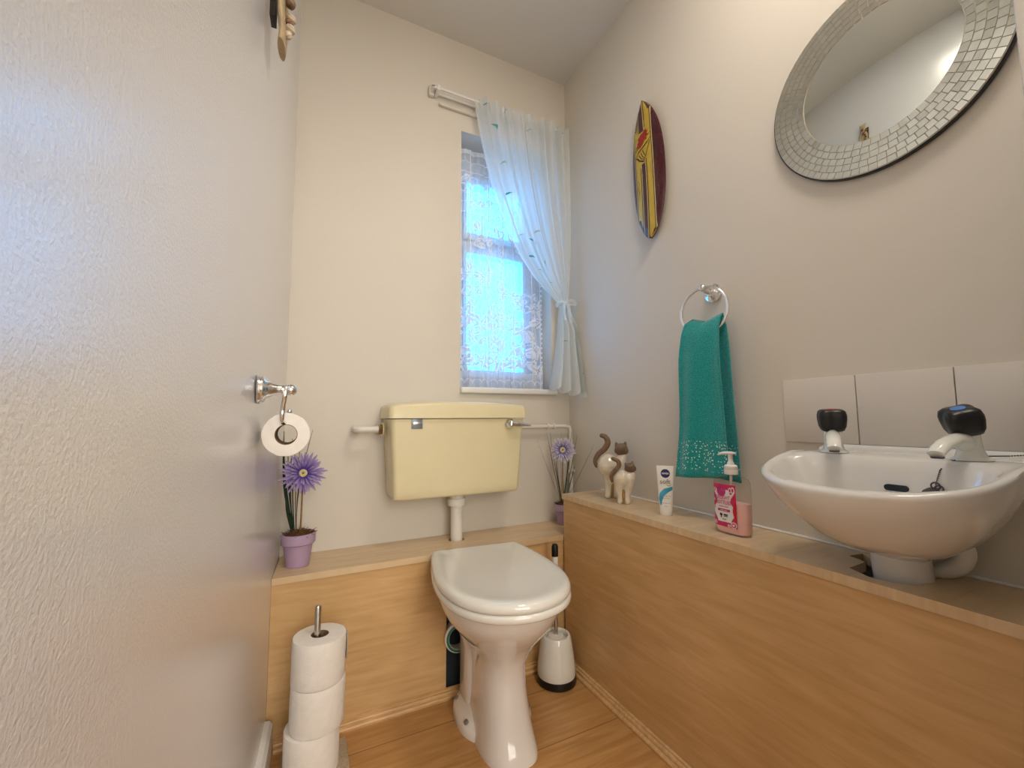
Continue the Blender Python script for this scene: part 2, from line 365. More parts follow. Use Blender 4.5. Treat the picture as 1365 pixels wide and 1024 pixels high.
# skirting on left wall, ends at the ledge
mb = MB(); y0, y1 = .11, YB - .02
ring = lambda y: [Vector((XL(y) + dx, y, z)) for dx, z in ((0, 0), (.019, 0), (.019, .078), (.012, .088), (0, .09))]
mb.add(*loft([ring(y0), ring(y1)])); struct(mb.build('baseboard_left', 'white', angle=20))
# wooden beading along the two boxed panels
def bead(name, p0, p1, out):
    prof = [(0, 0), (.019, 0), (.020, .006), (.017, .010), (.012, .0115), (.0125, .016), (.011, .020), (.006, .0215), (.0065, .026), (.0, .028)]
    o = Vector(out); r = lambda p: [Vector(p) + o * a + Vector((0, 0, b)) for a, b in prof]
    v, f = loft([r(p0), r(p1)]); return struct(obj(name, v, f, 'trimwood', angle=25))
bead('trim_2', (XL(YB) + .02, YB - .001, 0), (XB - .018, YB - .001, 0), (0, -1, 0))
bead('trim_3', (XB - .001, .13, 0), (XB - .001, YB - .001, 0), (-1, 0, 0))

# ---- window
wf = MB(); yw0, yw1 = 1.655, 1.70
GX0, GX1 = .597, .868; UZ0, UZ1, LZ0, LZ1 = 1.675, 1.90, 1.078, 1.585
def xz(a, b, t): return Vector((a, t, b))
v, f = plate([(WX0, WZ0), (WX1, WZ0), (WX1, WZ1), (WX0, WZ1)], [[(GX0 - .015, LZ0 - .03), (GX1 + .015, LZ0 - .03), (GX1 + .015, UZ1 + .03), (GX0 - .015, UZ1 + .03)]], yw0, yw1, xz)
win = struct(obj('window_1', v, f, 'white', smooth=False))
def sash(name, z0, z1):
    v, f = plate([(GX0 - .014, z0 - .029), (GX1 + .014, z0 - .029), (GX1 + .014, z1 + .029), (GX0 - .014, z1 + .029)], [[(GX0, z0), (GX1, z0), (GX1, z1), (GX0, z1)]], yw0 - .012, yw1 - .006, xz)
    s = obj(name, v, f, 'white', win, smooth=False)
    obj('pane', *box_vf((GX0 - .005, yw0 + .012, z0 - .005), (GX1 + .005, yw0 + .016, z1 + .005)), 'glass', s)
    return s
sash('window_sash', LZ0, LZ1); sash('window_sash', UZ0, UZ1)
mb = MB(); mb.add(*box_vf((.655, yw0 - .008, LZ1 + .03), (.66, yw0, UZ0 - .03))); 
mb = MB(); mb.add(*box_vf((GX0 - .014, yw0 + .002, LZ1 + .027), (GX1 + .014, yw1 - .01, UZ0 - .027), .003)); mb.build('transom', 'white', win)
# sill board, nosing in front of wall
sill = MB(); sill.add(*box_vf((WX0 - .002, YF - .022, WZ0 - .024), (WX1 + .018, yw0, WZ0), .006, 3))
sill.build('window_sill', 'white', win)
mb = MB(); mb.add(*tube([(.66, yw0 - .03, UZ0 - .012), (.66, yw0 - .035, UZ0 + .035), (.66, yw0 - .03, UZ0 + .08)], .004, 8)); mb.add(*box_vf((.652, yw0 - .03, UZ0 - .025), (.668, yw0 - .011, UZ0 - .005), .002)); mb.build('window_stay', 'white', win)

# ---- ledge behind the toilet
lb = thing('boxed_ledge', 'low maple laminate ledge boxing along the back wall behind the toilet', 'boxing', (.4, YB, 0))
x0 = XL(YB) + .0004
circ = lambda cx, cy, r, n=20: [(cx + r * math.cos(2 * PI * k / n), cy + r * math.sin(2 * PI * k / n)) for k in range(n)]
v, f = plate([(x0, YB - .004), (XR - .001, YB - .004), (XR - .001, YF - .001), (XL(YF) + .003, YF - .001)], [circ(.499, 1.468, .029)], .424, .442, lambda a, b, t: Vector((a, b, t)))
obj('shelf_top', v, f, 'maple_top', lb, smooth=False)
v, f = plate([(x0, 0), (.424, 0), (.424, .424 - .022), (.61, .424 - .022), (.61, 0), (XR - .002, 0), (XR - .002, .423), (x0, .423)], [], YB, YB + .016, xz)
obj('front_panel', v, f, 'maple', lb, smooth=False)
box('gap_shade_board', (.40, YB + .022, 0.001), (.64, YB + .030, .42), 'dark', lb)  # dark sheet added to stand for the shade inside the panel opening
# ---- right boxing
rb = thing('pipe_boxing', 'long maple laminate pipe boxing along the right wall below the washbasin', 'boxing', (XB, .7, 0))
YE = 1.33
hole = [(p.x, p.y) for p in (on(px, py, z=.593) for px, py in ((1132, 757), (1158, 769), (1190, 777), (1222, 781), (1255, 770)))] + [(1.02, .335), (1.02, .43)] + [(p.x, p.y) for p in (on(px, py, z=.593) for px, py in ((1160, 744), (1150, 738), (1132, 741), (1154, 749)))]
v, f = plate([(XB - .005, .13), (XR - .001, .13), (XR - .001, YE + .005), (XB - .005, YE + .005)], [hole], .575, .593, lambda a, b, t: Vector((a, b, t)))
obj('shelf_top', v, f, 'maple_top', rb, smooth=False)
box('front_panel', (XB, .13, .001), (XB + .016, YE, .574), 'maple', rb)
box('end_panel', (XB + .016, YE - .016, .001), (XR - .002, YE, .574), 'maple', rb)
box('base_board', (XB + .016, .13, .001), (XR - .002, YE - .016, .012), 'dark', rb)  # near-black colour stands in for shade seen through the basin hole
obj('silicone_bead', *tube([(XR - .003, .13, .595), (XR - .003, YE, .595)], .004, 6), 'white', rb)

# ================================================================== CISTERN
ci = thing('cistern', 'cream plastic toilet cistern with a bowed lid fixed to the back wall', 'cistern', (.4875, YF, .606))
def rrect(x0, x1, y0, y1, z, r=.02, n=6):
    pts = []
    for cx, cy, a in ((x1 - r, y0 + r, -PI / 2), (x1 - r, y1 - r, 0), (x0 + r, y1 - r, PI / 2), (x0 + r, y0 + r, PI)):
        for k in range(n + 1): t = a + PI / 2 * k / n; pts.append(Vector((cx + r * math.cos(t), cy + r * math.sin(t), z)))
    return pts
CY1 = YF - .002
rs = []
for z, q in ((.606, .012), (.6085, .004), (.614, 0), (.64, 0), (.75, 0), (.872, 0)):
    t = (z - .606) / .27; rs.append(rrect(.262 - .016 * t + q, .714 + .016 * t - q, 1.393 - .015 * t + q, CY1, z, .016))
obj('tank_body', *loft(rs), 'cream', ci)
X0, X1 = .240, .737
def lidring(q, dz):
    r = .018; xs_ = []; x0, x1, y0, y1 = X0 + q, X1 - q, 1.370 + q, CY1 - max(q, 0) * .3
    fr = [(x0 + r - r * math.cos(a), y0 + r - r * math.sin(a)) for a in [PI / 2 * k / 6 for k in range(7)]]
    fr += [(x0 + r + (x1 - x0 - 2 * r) * k / 20, y0) for k in range(1, 20)]
    fr += [(x1 - r + r * math.sin(a), y0 + r - r * math.cos(a)) for a in [PI / 2 * k / 6 for k in range(7)]]
    pts = fr + [(x, y1) for x, y in reversed(fr)]
    return [Vector((x, y, .874 + dz + (0 if dz < .02 else .012 * (1 - ((x - .4885) / .25) ** 2)))) for x, y in pts]
rs = [lidring(q, dz) for dz, q in ((0, .0), (.001, -.003), (.034, -.001), (.040, .002), (.044, .007), (.0455, .014))]
ve, fa = loft(rs, True, False); nf_ = len(rs[0]) // 2; b_ = len(ve) - 2 * nf_
fa += [(b_ + i, b_ + i + 1, b_ + 2 * nf_ - 2 - i, b_ + 2 * nf_ - 1 - i) for i in range(nf_ - 1)]
obj('tank_lid', ve, fa, 'cream', ci)
bg = obj('badge', *box_vf((.312, 1.3755, .840), (.348, 1.3785, .873), .001), 'badge', ci)
for k, (wd, zz) in enumerate(((.024, .866), (.016, .862), (.026, .8475))):
    pass
obj('badge_mark', *box_vf((.317, 1.3745, .853), (.343, 1.3757, .862), .0003), 'steel', bg)
lv = obj('flush_lever', *lathe([(.0, 0), (.016, 0), (.019, .003), (.019, .006), (.015, .010), (.013, .020), (.010, .024), (0, .025)], (.668, 1.379, .853), (0, -1, 0), 28), 'chrome', ci)
obj('lever_arm', *tube([(.666, 1.358, .855), (.69, 1.354, .852), (.715, 1.352, .849), (.743, 1.352, .8465)], [.0115, .0095, .006, .0028], 14, 5), 'chrome', lv)

# overflow pipe left, supply pipe right, flush pipe
ov = thing('overflow_pipe', 'short white overflow pipe with brass nut on the left end of the cream cistern', 'pipe', (.2, 1.5, .84))
mb = MB(); zo = .838; yo = 1.475
mb.add(*tube([(.168, yo + .075, zo), (.150, yo + .035, zo + .001), (.158, yo + .006, zo), (.180, yo, zo), (.225, yo, zo)], .0115, 14, 5))
mb.build('pipe_run', 'pipe', ov)
obj('brass_nut', *lathe([(.012, 0), (.019, .0), (.019, .012), (.013, .013)], (.222, yo, zo), (1, 0, 0), 6), 'brass', ov)
obj('washer', *lathe([(.012, 0), (.023, .0), (.023, .003), (.012, .003)], (.234, yo, zo), (1, 0, 0), 24), 'cream', ov)

sp = thing('supply_pipe', 'thin white painted water pipe running from the cistern into the right corner', 'pipe', (1.02, 1.51, .7))
ys = 1.510; zs = .8385
mb = MB(); mb.add(*tube([(.735, ys, zs), (1.0, ys, zs), (1.018, ys, zs - .003), (1.024, ys, zs - .02), (1.024, ys, .66), (1.024, ys, .443)], .0078, 12, 0))
mb.build('pipe_run', 'pipe', sp)
for a in (.768, .905, .935): obj('pipe_fitting', *lathe([(.008, 0), (.012, .002), (.012, .012), (.008, .014)], (a, ys, zs), (1, 0, 0), 8), 'pipe', sp)
mb = MB(); mb.add(*lathe([(.008, 0), (.012, .002), (.012, .012), (.008, .014)], (1.024, ys, .640), (0, 0, 1), 8))
mb.add(*lathe([(.006, 0), (.006, .016), (.0, .018)], (1.024, ys - .006, .651), (0, -1, 0), 10))
mb.build('pipe_valve', 'pipe', sp)

fp = thing('flush_pipe', 'white plastic flush pipe dropping from the cistern through the ledge', 'pipe', (.499, 1.468, .442))
fx, fy = .499, 1.468
obj('pipe_run', *lathe([(.021, .25), (.021, .575)], (fx, fy, 0), n=28), 'pipe', fp)
mb = MB(); v, f = lathe([(.022, .560), (.032, .562), (.033, .566), (.033, .584), (.030, .588), (.022, .590)], (fx, fy, 0), n=48)
v = [Vector((p.x, p.y, p.z)) if i % 2 else Vector((fx + (p.x - fx) * .955, fy + (p.y - fy) * .955, p.z)) for i, p in enumerate(v)]
mb.add(v, f); mb.build('coupling_nut', 'pipe', fp, angle=60)
obj('outlet_tail', *lathe([(.026, .588), (.026, .607)], (fx, fy, 0), n=28), 'pipe', fp)

# ================================================================== TOILET (local frame: +y back, turned a few degrees)
TO = Vector((.523, YB, 0)); TA = math.radians(-5.2)
to = thing('toilet', 'white floor standing toilet with closed lid in front of the wooden ledge', 'toilet', (TO.x, TO.y, 0))
TR = Matrix.Translation(TO) @ Matrix.Rotation(TA, 4, 'Z')
def tl(vf): return [TR @ Vector((p.x + .014 * max(0, min(1, (.36 - p.z) / .12)), p.y, p.z)) for p in vf[0]], vf[1]
def pan(z, hw, yf, yb, nf=2.2, nb=2.6, cx=0, yc=None):
    yc = (yf + yb) / 2 if yc is None else yc
    return sup(cx, yc, hw, hw, yc - yf, yb - yc, nf, nb, z, 72)
rs = [pan(0, .080, -.352, -.03, 3.0, 3), pan(.012, .079, -.350, -.03, 3.0, 3), pan(.03, .076, -.340, -.03, 2.9, 3), pan(.07, .071, -.322, -.03, 2.8, 3), pan(.12, .068, -.306, -.035, 2.7, 3),
      pan(.17, .067, -.297, -.04, 2.6, 3), pan(.21, .070, -.300, -.045, 2.4, 2.8), pan(.245, .086, -.318, -.045, 2.3, 2.6), pan(.28, .108, -.350, -.045, 2.2, 2.5), pan(.31, .129, -.383, -.04, 2.15, 2.5),
      pan(.34, .147, -.412, -.03, 2.1, 2.5), pan(.365, .158, -.430, -.022, 2.1, 2.5, yc=-.23), pan(.385, .164, -.438, -.015, 2.1, 2.6, yc=-.22), pan(.398, .166, -.442, -.01, 2.1, 2.6, yc=-.22), pan(.4035, .163, -.438, -.012, 2.1, 2.6, yc=-.22),
      pan(.4035, .11, -.38, -.08, 2.1, 2.5, yc=-.22)]
obj('pan', *tl(loft(rs)), 'ceramic', to, angle=60)
# foot flange with screws
rs = [pan(0, .110, -.250, -.015, 2.4, 3), pan(.014, .110, -.250, -.015, 2.4, 3), pan(.024, .106, -.246, -.017, 2.4, 3), pan(.032, .097, -.238, -.02, 2.4, 3), pan(.055, .074, -.215, -.03, 2.4, 3), pan(.09, .055, -.2, -.04, 2.4, 3)]
obj('foot_flange', *tl(loft(rs)), 'ceramic', to, angle=60)
mb = MB()
for sx in (-1, 1):
    for y in (-.075, -.185): obj('screw_recess', *tl(lathe([(.0, .003), (.006, .003), (.0065, 0), (.0065, -.004)], (sx * .094, y, .033), (sx * .55, 0, .8), 14)), 'greyp', to)
# trapway on both flanks and the outlet horn
mb = MB(); mb.add(*tl(tube([(0, -.20, .30), (0, -.13, .26), (0, -.09, .20), (0, -.03, .185), (0, .01, .185)], [.075, .07, .062, .052, .050], 28, 5)))
mb.add(*tl(loft([sup(0, -.10, .083, .083, .06, .07, 4, 4, z, 40) for z in (.0, .2)] + [sup(0, -.11, .105, .105, .07, .07, 4, 4, .31, 40), sup(0, -.12, .12, .12, .07, .09, 4, 4, .36, 40)])))
mb.build('trapway', 'ceramic', to, angle=60)
mb = MB()
a = [(-.0845, -.14, .315), (-.0845, -.07, .285), (-.0845, -.06, .275), (-.0845, -.075, .262), (-.0845, -.125, .29)]
# seat ring and lid
def egg(s, z, dy=0, dip=0):
    """plan outline of the lid, s = inset"""
    pts = []
    key = [(-.138, .004), (-.150, -.02), (-.163, -.09), (-.1745, -.19), (-.1745, -.27), (-.160, -.35), (-.128, -.412), (-.075, -.455), (0, -.474)]
    key = key + [(-x, y) for x, y in reversed(key[:-1])]
    key = [(-.11, .006)] + key + [(.11, .006)]
    N = 4; P = [Vector((x, y)) for x, y in key]; out = []
    L = len(P)
    for i in range(L):
        p0, p1, p2, p3 = P[(i - 1) % L], P[i], P[(i + 1) % L], P[(i + 2) % L]
        for k in range(N):
            t = k / N; out.append(.5 * ((2 * p1) + (p2 - p0) * t + (2 * p0 - 5 * p1 + 4 * p2 - p3) * t * t + (3 * p1 - p0 - 3 * p2 + p3) * t ** 3))
    cy = -.22; res = []
    for p in out:
        d = Vector((p.x, p.y - cy)); l = d.length; q = d * ((l - s) / l); res.append(Vector((q.x, q.y + cy + dy, z)))
    return res
st = [egg(.006, .4045), egg(.001, .406), egg(-.002, .411), egg(-.002, .419), egg(.001, .424), egg(.006, .4255), egg(.09, .4255)]
obj('seat', *tl(loft(st)), 'seat', to, angle=60)
ld = [egg(.006, .4265), egg(.001, .428), egg(-.001, .434), egg(.000, .441), egg(.004, .4465), egg(.010, .4495), egg(.020, .4505), egg(.032, .4497), egg(.05, .4470), egg(.075, .4445), egg(.11, .4430), egg(.15, .4425)]
obj('lid', *tl(loft(ld)), 'seat', to, angle=60)
for s in (-1, 1): obj('hinge', *tl(tube([(s * .075 - .018, .008, .436), (s * .075 + .018, .008, .436)], .009, 14)), 'seat', to)
# pan connector behind
pc = thing('pan_connector', 'white plastic waste connector with green print behind the toilet', 'pipe connector', (.485, YB, .2))
cc = on(611, 848, y=YB - .012)
obj('sleeve', *lathe([(.034, -.002), (.044, 0), (.047, .003), (.047, .010), (.044, .014), (.042, .03), (.041, .09)], (cc.x, cc.y - .012, cc.z), (.09, 1, 0), 36, cap0=False), 'pipe', pc)
obj('seal_print', *lathe([(.0355, -.0025), (.0425, -.001), (.0425, .0), (.0355, -.0015)], (cc.x, cc.y - .0135, cc.z), (.09, 1, 0), 36, cap0=False, cap1=False), 'printgreen', pc)

# ================================================================== TOILET BRUSH
BX, BY = .779, 1.255
bh = thing('brush_holder', 'white cone shaped toilet brush holder with black base ring in the corner', 'brush holder', (BX, BY, 0))
obj('cup', *lathe([(.062, .022), (.064, .030), (.062, .06), (.055, .11), (.049, .146), (.046, .150), (.040, .150), (.038, .146), (.038, .125), (.0, .124)], (BX, BY, 0), n=48), 'tapwhite', bh)
obj('base_ring', *lathe([(.058, 0), (.065, .003), (.066, .012), (.065, .024), (.060, .026), (0, .026)], (BX, BY, 0), n=48), 'black', bh)
br = thing('toilet_brush', 'toilet brush with steel rod, white grip and black rounded tip', 'brush', (BX, BY, .13))
obj('collar', *lathe([(.030, .128), (.030, .140), (.024, .147), (.008, .149)], (BX, BY, 0), n=28), 'tapwhite', br)
obj('rod', *lathe([(.0065, .14), (.0065, .345)], (BX, BY, 0), n=14), 'steel', br)
obj('grip', *lathe([(.0085, .335), (.0105, .345), (.0105, .405), (.0105, .41)], (BX, BY, -.004), n=18), 'tapwhite', br)
obj('grip_tip', *lathe([(.0112, .407), (.0115, .41), (.0115, .438), (.009, .446), (.0, .449)], (BX, BY, -.004), n=18), 'black', br)

# ================================================================== ROLL STAND + ROLLS
SX, SY = .047, 1.205
ss = thing('roll_stand', 'floor stand for toilet rolls with a square stone base and steel pole', 'toilet roll stand', (SX, SY, 0))
obj('base', *box_vf((SX - .076, SY - .076, .0), (SX + .078, SY + .078, .018), .002), 'stone', ss)
obj('pole', *lathe([(.0075, .0), (.0075, .398), (.006, .402), (0, .403)], (SX - .003, SY, 0), n=18), 'steel', ss)
def roll(name, label, cat, r, ri, h, o, ax, grp=None, seed=0, tail=False):
    t = thing(name, label, cat, o, grp)
    rnd = random.Random(seed); x, y, d = frame(ax); o = Vector(o); n = 64; rings = []
    for rr, hh in ((ri, 0), (r - .003, 0), (r - .0008, .0006), (r, .003), (r, h * .33), (r + .0005, h * .66), (r, h - .003), (r - .0008, h - .0006), (r - .003, h), (ri, h)):
        rings.append([o + d * hh + (x * math.cos(2 * PI * k / n) + y * math.sin(2 * PI * k / n)) * (rr + (noise.noise(Vector((k * .4, hh * 40, seed))) * .0012 if rr > ri else 0)) for k in range(n)])
    obj('paper', *loft(rings, False, False), 'paper', t, angle=50)
    obj('core', *loft([[o + d * hh + (x * math.cos(2 * PI * k / n) + y * math.sin(2 * PI * k / n)) * rr for k in range(n)] for rr, hh in ((ri, .0), (ri, h), (ri - .0012, h), (ri - .0012, 0), (ri, 0))], False, False), 'card', t, angle=30)
    return t
G = 'toilet rolls stacked on the floor stand'
roll('toilet_roll', 'white toilet roll at the bottom of the stack on the floor stand', 'toilet roll', .063, .021, .104, (SX - .008, SY, .019), (0, 0, 1), G, 1)
roll('toilet_roll', 'white toilet roll in the middle of the stack on the floor stand', 'toilet roll', .0625, .021, .104, (SX + .002, SY, .1235), (.01, 0, 1), G, 2)
t = roll('toilet_roll', 'top white toilet roll of the stack with a loose end of paper', 'toilet roll', .062, .021, .104, (SX + .001, SY, .228), (.02, .01, 1), G, 3)
vs = []; fs = []
for i in range(9):
    a = -.25 + i * .09
    for k in range(10):
        rr = .0640 + (.003 if i < 2 else 0) * (1 - i / 2) + .0006 * math.sin(k * 1.7 + i)
        vs.append(Vector((SX + .002 + rr * math.cos(a), SY + rr * math.sin(a), .329 - .070 * k / 9 + .002 * math.sin(i)))) 
for i in range(8):
    for k in range(9): fs.append((i * 10 + k, i * 10 + k + 1, i * 10 + k + 11, i * 10 + k + 10))
lo = obj('loose_sheet', vs, fs, 'paper', t)

# ================================================================== WALL ROLL HOLDER
hy = .945; hx = XL(hy); hz = .931
nx = Vector((1, .045, 0)).normalized()
wh = thing('roll_holder', 'chrome toilet roll holder with conical mount on the left wall', 'toilet roll holder', (hx, hy, hz))
obj('wall_mount', *lathe([(.0, 0), (.0275, .0003), (.029, .003), (.028, .006), (.0255, .007), (.0262, .010), (.0245, .013), (.020, .016), (.014, .026), (.0095, .037), (.0085, .042), (.0095, .043), (.0095, .047), (.007, .048), (.007, .052)], (hx, hy, hz), nx, 40), 'chrome', wh)
bc = Vector((hx, hy, hz)) + nx * .0585
obj('ball_end', *sphere_vf(bc + Vector((0, .002, 0)), .0118, 14), 'chrome', wh)
RC = Vector((-.034, .955, .845))   # front centre of the hanging roll
ra = bc - nx * .008 + Vector((0, -.006, 0))
obj('arm', *tube([ra + Vector((0, .006, .006)), ra + Vector((0, -.006, .004)), ra + Vector((-.001, -.010, -.012)), Vector((ra.x - .004, RC.y - .018, .895)), Vector((ra.x - .005, RC.y - .016, .875)), Vector((ra.x - .004, RC.y - .006, .866)), Vector((RC.x, RC.y + .02, .8655)), Vector((RC.x + .001, RC.y + .1, .8655)), Vector((RC.x + .001, RC.y + .112, .870)), Vector((RC.x + .001, RC.y + .114, .886))], .0043, 14, 6), 'chrome', wh)
obj('arm_tip', *sphere_vf((RC.x + .001, RC.y + .114, .890), .0058, 10), 'chrome', wh)
roll('toilet_roll', 'partly used white toilet roll hanging from the chrome wall holder', 'toilet roll', .0435, .0205, .092, (RC.x, RC.y, .8415), (.0, 1, 0), None, 5)

# ================================================================== FLOWER POTS
def pot(cx, cy, z0, R, h, name, label, fc, fd, petal, leaves, seed, stems=1):
    rnd = random.Random(seed)
    t = thing(name, label, 'potted flower', (cx, cy, z0))
    s = R / .046
    obj('pot', *lathe([(.030 * s, 0), (.032 * s, .002), (.0395 * s, h * .66), (.0435 * s, h * .67), (.0465 * s, h * .7), (.0475 * s, h * .97), (.0465 * s, h), (.0435 * s, h), (.042 * s, h * .9), (0, h * .89)], (cx, cy, z0), n=48), 'lilac', t, angle=35)
    mb = MB()
    for k in range(130):
        a = rnd.random() * 2 * PI; r = .041 * s * math.sqrt(rnd.random()); l = .008 + rnd.random() * .01; b = rnd.random() * 2 * PI
        p = Vector((cx + r * math.cos(a), cy + r * math.sin(a), z0 + h * .92 + .012 * (1 - (r / (.042 * s)) ** 2))); e = Vector((math.cos(b), math.sin(b), rnd.uniform(-.1, .7))) * l
        mb.add(*tube([p, p + e * .5 + Vector((0, 0, .002)), p + e], [.0012, .001, .0005], 4))
    mb.add(*lathe([(.0425 * s, h * .9), (.03 * s, h * .97), (0, h * 1.02)], (cx, cy, z0), n=24))
    obj_m = mb.build('moss', 'moss', t)
    F = Vector(fc); d = (CAM + Vector((.1, 0, .05)) - F).normalized(); d.z += .08; d.normalize()
    x, y, _ = frame(d)
    obj('stem', *tube([(cx + .004, cy, z0 + h * .9), (cx + .003 + (F.x - cx) * .4, cy, z0 + (F.z - z0) * .55), F - d * .008], [.0028, .0024, .0022], 8, 6), 'stem', t)
    # petals in three whorls
    V, FA, T = [], [], []
    for ring_, (n, l, tilt, wd) in enumerate(((26, fd * .5, .05, .0030), (24, fd * .43, .28, .0028), (18, fd * .31, .55, .0024))):
        for k in range(n):
            a = 2 * PI * (k + rnd.uniform(-.25, .25) + ring_ * .4) / n; L_ = l * rnd.uniform(.86, 1.08); tt = tilt + rnd.uniform(-.14, .14)
            rad = x * math.cos(a) + y * math.sin(a); side = d.cross(rad)
            b0 = len(V)
            for j in range(6):
                q = j / 5; wq = wd * (.5 + 1.5 * q if q < .5 else (1.25 - .0 * q) if q < .85 else .35) 
                c_ = F + rad * (.008 + (L_ - .008) * q) * math.cos(tt * .7) + d * (L_ * q * math.sin(tt) + .006 * q * (1 - q) * 2)
                for sgn, up in ((-1, 0), (0, -.0012), (1, 0)): V.append(c_ + side * sgn * wq + d * (-up if sgn else up)); T.append(q)
            for j in range(5):
                for c in range(2): i0 = b0 + j * 3 + c; FA.append((i0, i0 + 1, i0 + 4, i0 + 3))
    me = bpy.data.meshes.new('petals'); me.from_pydata([tuple(p) for p in V], [], FA)
    at = me.attributes.new('tip', 'FLOAT', 'POINT'); at.data.foreach_set('value', T)
    fl = finish('petals', me, petal, t)
    obj('flower_eye', *lathe([(.0, -.004), (.012, -.002), (.0125, .003), (.0105, .007), (.007, .0075), (.005, .0055), (0, .005)], F, d, 24), 'fl_eye', fl)
    obj('flower_eye_center', *sphere_vf(F + d * .0055, .0035, 8), 'fl_eye2', fl)
    for k, pts in enumerate(leaves):
        P = [Vector(p) for p in pts[1]]; w = pts[0]
        v, f = tube(P, [w * .6, w, w * .8, w * .25][:len(P)] if len(P) == 4 else [w * .6, w, w * .3], 6, 6)
        obj('leaf', v, f, pts[2], t)
    return t
L1 = []
P0 = Vector((-.012, 1.432, .535))
for k, (px, py, w, mt) in enumerate(((374, 575, .0032, 'leaf'), (378, 585, .0028, 'leaf'), (384, 590, .0022, 'leaf'), (390, 585, .0024, 'leaf'), (395, 582, .002, 'leaf'), (402, 584, .0016, 'leafbrown'), (381, 640, .003, 'leaf'), (417, 573, .0016, 'leafbrown'), (412, 590, .0014, 'leafbrown'))):
    e = on(px, py, y=1.46 - .01 * (k % 3)); q = P0 + Vector((.003 * (k % 3) - .008, .004 * (k % 2), -.02)); mid = q.lerp(e, .5) + Vector((-.008 if k < 7 else -.012, 0, .0))
    e.x = max(e.x, XL(e.y) + .006); mid.x = max(mid.x, XL(mid.y) + .006)
    L1.append((w, [q, mid, e], mt))
pot(-.008, 1.43, .442, .046, .094, 'potted_flower', 'lilac pot with a purple artificial daisy at the left end of the ledge', on(404, 631, y=1.415), .128, 'petal', L1, 3)
L2 = []; Q0 = Vector((.955, 1.472, .53))
for k, (px, py, w, mt) in enumerate(((729, 576, .0016, 'leafbrown'), (733, 577, .0014, 'leafbrown'), (762, 574, .0018, 'leaf'), (748, 577, .0008, 'leafbrown'), (770, 580, .0016, 'leafbrown'), (741, 615, .0026, 'leaf'), (758, 612, .0032, 'leaf'), (797, 592, .0009, 'leafbrown'), (716, 586, .0006, 'leafbrown'), (766, 622, .0020, 'leaf'))):
    e = on(px, py, y=1.475 if px < 780 else 1.36); e.x = min(e.x, XR - .01); q = Q0 + Vector((.002 * (k % 3) - .003, 0, -.02)); mid = q.lerp(e, .5) + Vector((.006 * (-1 if px < 750 else 1) * .5, 0, 0))
    L2.append((w, [q, mid, e], mt))
pot(.958, 1.472, .442, .036, .082, 'potted_flower', 'lilac pot with a white and violet artificial daisy behind the end of the pipe boxing', on(750, 600, y=1.455), .108, 'petal2', L2, 4)

# ================================================================== CURTAIN RAIL, SHEER CURTAIN, NET
cr = thing('curtain_rail', 'white plastic curtain rail above the window', 'curtain rail', (.72, YF, 2.16))
zr = 2.160
mb = MB(); mb.add(*box_vf((.402, YF - .012, zr + .006), (1.03, YF - .004, zr + .016), .001)); mb.add(*box_vf((.402, YF - .045, zr + .004), (1.03, YF - .038, zr + .013), .001))
mb.add(*box_vf((.402, YF - .045, zr + .006), (.412, YF - .001, zr + .013), .001)); mb.build('track', 'white', cr)
mb = MB(); mb.add(*box_vf((.44, YF - .014, zr - .035), (1.03, YF - .001, zr - .024), .002)); mb.add(*box_vf((.396, YF - .018, zr - .01), (.418, YF - .001, zr + .03), .002)); mb.build('backing_strip', 'wall', cr)
for x in (.42, .70): obj('bracket', *box_vf((x, YF - .05, zr - .004), (x + .014, YF - .001, zr + .018), .002), 'white', cr)
obj('wire', *tube([(WX0, 1.613, 2.022), (WX1, 1.613, 2.022)], .0022, 8), 'white', win)

TX, TY, TZ = .985, 1.492, 1.362
def curt(s, t):
    """s 0..1 left to right, t 0..1 header to tie, 1..2 tie to hem"""
    kl = [(2.175, .572), (2.10, .583), (2.0, .604), (1.84, .645), (1.74, .683), (1.636, .728), (1.54, .785), (1.461, .846), (1.40, .915), (TZ, .962)]
    if t <= 1:
        i = t * (len(kl) - 1); a = min(int(i), len(kl) - 2); q = i - a
        zl = kl[a][0] * (1 - q) + kl[a + 1][0] * q; xl = kl[a][1] * (1 - q) + kl[a + 1][1] * q
        xr = 1.030 - .022 * max(0, (t - .5) * 2) ** 2
        zr_ = 2.175 + (TZ - 2.175) * t
        z = zl * (1 - s) + zr_ * s; sp_ = s + .02 * math.sin(2 * PI * s * 5)
        x = xl + (xr - xl) * sp_
        amp = (.013 * (1 - t) ** .6 + .005) * (.6 + .4 * math.sin(s * 9 + 1))
        y = TY - .004 + amp * math.sin(2 * PI * s * 8.5 + .8 * math.sin(t * 3)) + .004 * math.sin(2 * PI * s * 19 + t * 2) * (1 - t)
        if t < .06: y += .004 * math.sin(2 * PI * s * 40); z += .006 * abs(math.sin(2 * PI * s * 23))
    else:
        q = t - 1; w = .040 + .135 * q ** .75; x = (TX - w * .38 - .012 * q) + w * s + .012 * math.sin(q * 3)
        fold = math.sin(2 * PI * s * 4.5 + .5)
        x += .010 * q * math.cos(2 * PI * s * 4.5)
        y = TY - .012 * q - .060 * q * s + fold * (.008 + .022 * q)
        hem = .962 + .045 * (1 - s) ** 1.5 + .012 * math.sin(2 * PI * s * 4.5 + 2)
        z = TZ * (1 - q) + hem * q
        bulge = math.exp(-((q - .3) / .13) ** 2) * .018
        x += bulge * s; x = min(x, XR - .006)
    return Vector((x, min(y, YF - .006), z))
NS, NT = 200, 130
V = []; T_ = [i / (NT * .55) if i < NT * .55 else 1 + (i - NT * .55) / (NT * .45) for i in range(NT + 1)]
T_[-1] = 2
for t_ in T_:
    for i in range(NS + 1): V.append(curt(i / NS, min(t_, 2)))
F_ = []
